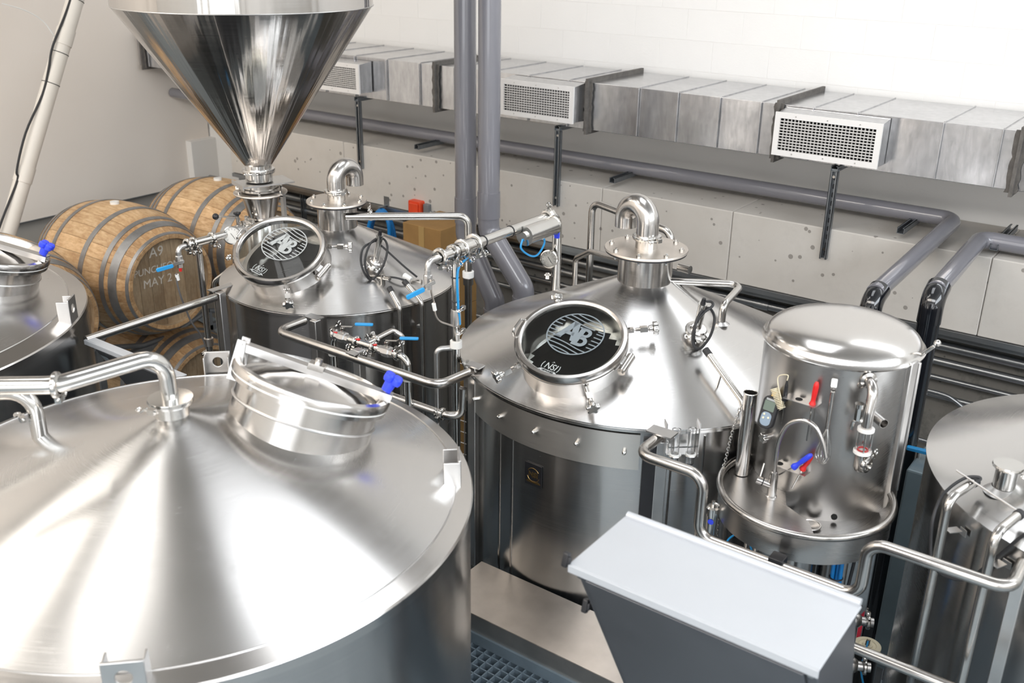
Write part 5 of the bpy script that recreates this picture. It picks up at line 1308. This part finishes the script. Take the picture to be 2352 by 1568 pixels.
# star nut
p, n_ = face(1768,1002); star_knob(p+n_*.018, n_, .02, ST, h=.018, lobes=6); G().cyl(p, p+n_*.02, .012, n=14).build('nut_boss', 'steel', ST)

# pocket thermometer with its coiled lead
p, n_ = face(1776,944); n_ = (n_+(-p).normalized()*1.3).normalized(); Mt = frame(p+n_*.026, n_, V((0,0,1)).cross(n_)) @ Mx.Rotation(-.06,4,'Z')
th = thing('thermometer', p, 'black handheld digital thermometer with a grey keypad and small display, on the cabinet front', 'thermometer')
G(Mt).rbox((0,0,.012),(.058,.118,.024),.022,k=8).build('rubber_case', 'black_rubber', th, bevel=.004)
G(Mt).rbox((0,.024,.0245),(.04,.036,.002),.003).build('display', 'lcd', th)
G(Mt).rbox((0,-.024,.0245),(.038,.05,.002),.016,k=6).build('keypad', 'keypad', th)
G(Mt).rbox((0,.047,.0245),(.034,.007,.002),.001).build('name_strip', 'logo_pale', th)
for x, y in ((-.009,-.008),(-.009,-.022),(.009,-.017)): G(Mt).cyl((x,y,.025),(x,y,.028),.0038,n=12).build('button', 'cream', th)
G(Mt).box((.0,.067,.014),(.014,.02,.008)).build('plug', 'yellow_plastic', th, bevel=.001)
pr_, n2_ = face(1813,903); pt_ = pr_+n2_*.022
pbx = thing('probe', pt_-V((0,0,.1)), 'black-handled needle probe in the upper tool rack, on a cream coiled lead', 'probe')
G().cyl(pt_-V((0,0,.016)), pt_+V((0,0,.036)), .0085, .0065, 14).cyl(pt_+V((0,0,.036)), pt_+V((0,0,.055)), .006, .003, 12).cyl(pt_-V((0,0,.02)), pt_-V((0,0,.016)), .012, n=16).build('handle', 'black_plastic', pbx)
G().cyl(pt_-V((0,0,.11)), pt_-V((0,0,.02)), .0011, n=8).build('needle', 'steel_bright', pbx)
c0 = Mt @ V((.004,.078,.014)); c1 = face(1800,925)[0]+n2_*.016; ctop = face(1797,866)[0]+n2_*.02
coil = [c0]
A_, B_ = Mt @ V((-.002,.088,.016)), Mt @ V((.046,.03,.016)); dd = B_-A_; u_ = dd.normalized(); s_ = u_.cross(n_).normalized()
nt_ = 13
for i in range(nt_*12): a = 2*PI*i/12; t_ = i/(nt_*12); coil.append(A_+dd*t_+s_*.0135*math.cos(a)+n_*(.008+.009*math.sin(a)))
coil += smoothpts([B_+s_*.012, B_+V((.0,0,.03))+n_*.02, ctop+V((-.0,0,-.02)), ctop+V((0,0,.01)), pt_+V((0,0,.075)), pt_+V((0,0,.054))],5)
G().tube(coil, .0019, 6).build('coiled_lead', 'cream', pbx)

# screwdrivers, whisk
def driver(top, bot, tip, mat, lab, dark=None):
    t = thing('screwdriver', tip, lab, 'screwdriver'); d = (bot-top)
    n_ = 14; pts = [top+d*(i/n_) for i in range(n_+1)]; rs = [.0055,.0085,.0095,.0095,.0095,.0095,.0095,.009,.0085,.008,.0078,.0085,.011,.0125,.011]
    G().tube(pts, rs, 10).build('handle', mat, t); G().cyl(bot, tip, .0028, n=8).build('shaft', 'steel_bright', t)
    if dark: G().tube([top+d*.12, top+d*.75], .0088, 10).build('grip_stripe', dark, t)
    return t
p1_, n1_ = face(1881,872); p2_, _ = face(1869,928); p3_, _ = face(1857,1006)
driver(p1_+n1_*.022, p2_+n1_*.022, p3_+n1_*.022, 'red_plastic', 'red and clear handled screwdriver upright in the upper tool rack')
p1_, n1_ = face(1871,1031); p2_, _ = face(1828,1062); p3_, _ = face(1795,1080)
driver(p1_+n1_*.045, p2_+n1_*.04, p3_+n1_*.035, 'blue_plastic', 'blue-handled screwdriver lying aslant over the lower tool rack')
p1_, n1_ = face(1868,1040); p2_, _ = face(1846,1072); p3_, _ = face(1824,1112)
driver(p1_+n1_*.025, p2_+n1_*.022, p3_+n1_*.03, 'red_plastic', 'red-handled tool in the lower rack behind the blue screwdriver')
p1_, n1_ = face(1914,896); p2_, _ = face(1901,978); p3_, _ = face(1889,1050)
wh = thing('whisk', p3_, 'steel wire whisk hanging on the cabinet front with a white tag', 'whisk')
a, b, c_ = p1_+n1_*.015, p2_+n1_*.02, p3_+n1_*.035
G().cyl(a, b, .0085, .0075, 16).build('handle', 'steel_neck', wh); G().torus(frame(a+V((0,0,.008)), n1_), .008, .0015, 16, 6).build('hanging_loop', 'steel_bright', wh)
Mt2 = frame(a+V((0,0,.035))+n1_*.004, n1_, V((0,0,1)).cross(n1_)); G(Mt2).rbox((0,0,0),(.02,.032,.003),.004).build('tag', 'white_plastic', wh)
dw = (c_-b); uu = dw.normalized(); s1 = uu.cross(n1_).normalized(); s2 = uu.cross(s1)
for i in range(7):
    a_ = PI*i/7; o_ = s1*math.cos(a_)+s2*math.sin(a_)
    G().tube(smoothpts([b+o_*.003, b+dw*.45+o_*.018, b+dw*.85+o_*.025, c_+uu*.008, b+dw*.85-o_*.025, b+dw*.45-o_*.018, b-o_*.003],5), .0007, 5).build('wire', 'steel_bright', wh)

# sight glass on its bent pipe
p, n_ = face(1994,872); q1 = p+n_*.03; g1 = face(1969,962)[0]+n_*.075; g2 = face(1963,1012)[0]+n_*.075; g1 = V((g2.x,g2.y,g1.z))
sg = thing('sight_glass', g2-V((0,0,.08)), 'steel and glass sight tube hanging from a bent pipe, right side of the cabinet front', 'sight glass')
G().tube([p-n_*.01, p+n_*.06, g1+V((0,0,.03))+V((0,0,.03)), g1+V((0,0,.0))], .0175, 20, bend=.05).build('bent_pipe', 'steel_neck', sg)
G(frame(p, n_)).lathe([(.018,.012),(.028,.008),(.03,.0),(.028,-.004)], 28).build('pipe_flange', 'steel', sg)
for z_, r_ in ((g1.z,.028),(g2.z,.03)): G(Mx.Translation((g2.x,g2.y,z_))).lathe([(1e-4,-.005),(r_,-.005),(r_,.005),(1e-4,.005)], 28).build('end_ring', 'grille_white', sg)
G(Mx.Translation((g2.x,g2.y,0))).lathe([(.02,g2.z),(.02,g1.z),(.018,g1.z),(.018,g2.z)], 28, close=True).build('glass_cylinder', 'glass_clear', sg)
for i in range(4): a_ = .4+i*PI/2; x_, y_ = g2.x+.0245*math.cos(a_), g2.y+.0245*math.sin(a_); G().cyl((x_,y_,g2.z),(x_,y_,g1.z),.0025,n=8).build('tie_rod', 'steel_bright', sg)
G(Mx.Translation((g2.x,g2.y,g2.z+.008))).torus(Mx.Identity(4), .0165, .003, 24, 8).build('red_seal', 'red_plastic', sg)
G(Mx.Translation((g2.x,g2.y,g2.z))).lathe([(.022,-.004),(.022,-.06),(.016,-.072),(1e-4,-.074)], 26).build('lower_cup', 'steel_neck', sg)
clamp(V((g2.x,g2.y,g2.z-.045))+V((.02,0,0)), (1,-.3,0), .02, sg, wingdir=(.3,-.6,.8))
c_ = V((g2.x-.03,g2.y-.01,g1.z+.03)); G().cyl(c_, c_+V((0,0,.045)), .013, n=8).cyl(c_+V((0,0,.045)), c_+V((0,0,.06)), .016, n=16).cyl(c_, (g2.x,g2.y,g1.z+.03), .009, n=10).tube([c_, c_+V((-.012,0,-.01)), c_+V((-.016,0,-.04))], .007, 10).build('vent_valve', 'steel_bright', sg)
p, n_ = face(2012,958); G().pipe([p-n_*.01, p+n_*.05], .0165, .002, 20).build('pipe_stub', 'steel_neck', ST)
p, n_ = face(1977,884); G(frame(p+n_*.001, n_)).torus(Mx.Identity(4), .01, .002, 18, 6).build('port', 'steel', ST)

# filter bottle and blue tubing under the sink edge
y_ = 2.98; q = P(1637,1172,'y',y_); q2 = P(1633,1240,'y',y_)
fb = thing('inline_filter', (q.x,y_,q2.z-.05), 'small steel inline filter canister with a round blue mark under the sink edge', 'filter')
G(Mx.Translation((q.x,y_,q.z))).lathe([(1e-4,.02),(.018,.02),(.024,.014),(.026,-.0),(.026,-.014),(.022,-.016),(.022,-.15),(.02,-.155),(1e-4,-.156)], 28).build('canister', 'steel_bright', fb)
G().cyl((q.x,y_,q.z+.02),(q.x,y_,q.z+.04),.007,n=8).tube([(q.x,y_,q.z+.032),(q.x+.03,y_,q.z+.03)],.005,8).build('top_fitting','steel',fb)
G(frame((q.x+.006,y_-.0222,q.z-.035),(.2,-1,0))).lathe([(1e-4,.001),(.011,.0005)], 20).build('blue_mark','blue_plastic',fb)
pts = [V((q.x+.03,y_,q.z+.03))]+[P(px,py,'y',y_) for px,py in ((1680,1200),(1704,1222),(1720,1245),(1728,1272),(1728,1310))]
o = G().tube(smoothpts(pts,5), .0035, 8).build('air_hose', 'blue_vinyl'); tag(o, 'thin blue air hose from the inline filter, the one bending down to the right', 'hose')
pts = [P(px,py,'y',y_-.01) for px,py in ((1664,1260),(1672,1240),(1688,1227),(1704,1221),(1722,1215),(1745,1210))]
o = G().tube(smoothpts(pts,5), .0035, 8).build('air_hose', 'blue_vinyl'); tag(o, 'thin blue air hose crossing the other one, curving down to the left', 'hose')
pts = [P(px,py,'y',3.1) for px,py in ((1930,1252),(1925,1290),(1918,1340),(1905,1420))]
bb = thing('hose_bundle', pts[-1], 'bundle of blue hoses hanging under the right side of the sink', 'hose')
for i in range(3): G().tube(smoothpts([p+V((.014*(i-1),.01*(i % 2),0)) for p in pts],4), .0075, 10).build('hose', 'blue_hose', bb)
for i in (0,1): m_ = pts[i].lerp(pts[i+1], .7); G().torus(frame(m_, (0,0,1)), .022, .003, 18, 6).build('cable_tie', 'black_rubber', bb)
pts = [P(px,py,'y',3.12) for px,py in ((1968,1262),(1962,1290),(1952,1330),(1940,1380))]
o = G().tube(smoothpts(pts,4), .006, 8).build('cable', 'black_rubber'); tag(o, 'black cable hanging beside the blue hose bundle under the sink', 'cable')

# ------------------------------------------------------------------ fittings on the right-hand tank
t = RT
def rp_(px, py, off=0.): return oncone(px, py, CR, RR, ZK, .42, off)
for (pa_, pb_) in (((2236,1108),(2180,1142)), ((2338,1183),(2287,1222))):
    a = rp_(*pa_, .055); b0_ = P(*pb_, 'z', a.z-.005); b = V((b0_.x,b0_.y,a.z-.01))
    r_ = math.hypot(b.x-CR[0], b.y-CR[1]); o_ = V((b.x-CR[0],b.y-CR[1],0))/r_
    if r_ < RR+.02: b = V((CR[0]+o_.x*(RR+.035), CR[1]+o_.y*(RR+.035), b.z))
    G().tube([a, b, V((b.x,b.y,-3.2))], .0145, 18, bend=.045).build('probe_conduit', 'steel', t)
    d0 = (a-b).normalized(); G().cyl(a-d0*.004, a+d0*.014, .0165, n=14).build('end_cap', 'black_rubber', t)
    z_ = b.z-.12; m_ = V((CR[0]+o_.x*RR, CR[1]+o_.y*RR, z_)); G().box((0,0,0),(.045,.03,.003), frame((m_+V((b.x,b.y,z_)))/2, (0,0,1), o_)).box((0,0,-.012),(.003,.03,.024), frame(m_+o_*.003, (0,0,1), o_)).build('clip', 'steel_satin', t, smooth=False)
D3 = rp_(2236,1108,.07).length
o = G().cyl(PD(2197,1080,D3+.02), PD(2336,1172,D3-.1), .0032, n=8).build('temperature_rod', 'steel_satin', None, org=PD(2336,1172,D3-.1)); tag(o, 'thin straight steel rod over the right-hand tank lid', 'rod')
pts = [PD(px,py,D3+dd) for px,py,dd in ((2240,1106,-.01),(2252,1100,0),(2245,1095,0),(2218,1097,0),(2185,1117,-.02),(2160,1145,-.06),(2143,1190,-.08),(2138,1240,-.06),(2140,1285,-.04),(2160,1316,0),(2200,1330,.0),(2230,1325,.0),(2262,1302,-.05),(2300,1270,-.12),(2352,1228,-.2),(2400,1205,-.25))]
o = G().tube(smoothpts(pts,5), .0052, 8).build('cable', 'black_rubber'); tag(o, 'long looping black cable on the right-hand tank', 'cable')
for px in (2230,2300): 
    p = oncyl(px,1500,CR,RR-.005); G().box((p.x,p.y,-2.7),(.006,.006,1.95)).build('shell_seam','steel_neck',RT,smooth=False)

# things on the floor at the lower right
rh = thing('red_hose', P(2010,1450,'z',-3.78), 'red hose coiled on the floor behind the sink', 'hose')
for k in range(2):
    pts = [P(px,py,'z',-3.76+.05*k) for px,py in ((2062,1400-12*k),(2020,1402-8*k),(1985,1420),(1965,1455),(1962,1490),(1985,1520),(2020,1500+8*k),(2050,1465+8*k),(2090,1450))]
    G().tube(smoothpts(pts,6), .028, 12).build('hose_loop', 'red_hose', rh)
q = P(1993,1477,'z',-2.95); mt = thing('pump_motor', (q.x,q.y,-3.8), 'upright motor with a round cream top below the sink', 'motor')
G(Mx.Translation((q.x,q.y,0))).lathe([(.055,-3.8),(.055,-2.97)], 28).build('motor_body', 'black_plastic', mt)
G(Mx.Translation((q.x,q.y,-2.96))).lathe([(.06,-.02),(.06,0),(.054,.004),(.04,.004),(.036,0),(.024,0),(.022,.005),(.014,.005),(1e-4,.002)], 36).build('motor_cap', 'cream', mt)
for i in (-1,0,1): G().box((q.x+.006*i,q.y,-2.945),(.003,.02,.02)).build('contact', 'black_plastic', mt, smooth=False)
G().tube(smoothpts([V((q.x,q.y,-2.94)), P(1985,1505,'z',-2.9), P(1978,1540,'z',-2.95), P(1985,1580,'z',-3.0)],5), .0045, 8).build('blue_lead', 'blue_vinyl', mt)
for (px, py, z_), lab in (((1962,1432,-2.75),'cluster of steel valve fittings beside the red hose, upper one'), ((1952,1535,-2.75),'cluster of steel valve fittings at the bottom edge, lower one')):
    q = P(px,py,'z',z_); vt = thing('valve', (q.x,q.y,-3.8), lab, 'valve')
    G().cyl((q.x,q.y,-3.8),(q.x,q.y,z_),.018,n=16).build('stand_pipe','steel',vt)
    G().cyl(q+V((-.07,-.03,.02)), q+V((.07,.03,.02)), .02, n=16).sphere(q+V((0,0,.02)),.034).build('valve_body','steel_satin',vt)
    clamp(q+V((.05,.02,.02)), (.07,.03,0), .022, vt, wingdir=(-.2,.3,1)); clamp(q+V((-.05,-.02,.02)), (.07,.03,0), .022, vt, wingdir=(0,-.5,1))
    G().cyl(q+V((0,0,.05)), q+V((0,0,.09)), .008, n=10).build('valve_stem','steel',vt); star_knob(q+V((0,0,.09)), (0,0,1), .022, vt, mat='black_plastic')
q = P(2105,1085,'y',4.55); bx = thing('pump_box', (q.x,4.8,-3.8), 'blue-grey steel box standing behind the right-hand tank', 'cabinet')
x0, x1 = P(2068,1150,'y',4.55).x, P(2122,1150,'y',4.55).x+.06; zq = P(2100,1082,'y',4.55).z
G().box(((x0+x1)/2,4.7,(zq-3.55)/2),(x1-x0,.3,zq+3.55)).build('housing','pump_blue',bx,bevel=.01,smooth=False)
for x in (x0+.04,x1-.04):
    for y in (4.6,4.8): G().box((x,y,-3.675),(.03,.03,.25)).build('leg','rack_grey',bx,smooth=False)
q = P(2112,1034,'y',4.7); vh = thing('shutoff_valve', (q.x,4.7,zq), 'blue valve handle above the blue-grey box', 'valve')
G().cyl((q.x,4.7,zq),(q.x,4.7,q.z),.01,n=10).build('stem','steel',vh); G().rbox((0,0,0),(.12,.03,.018),.01,frame(q, (0,0,1), (1,.1,0))).build('handle','blue_vinyl',vh,bevel=.003)
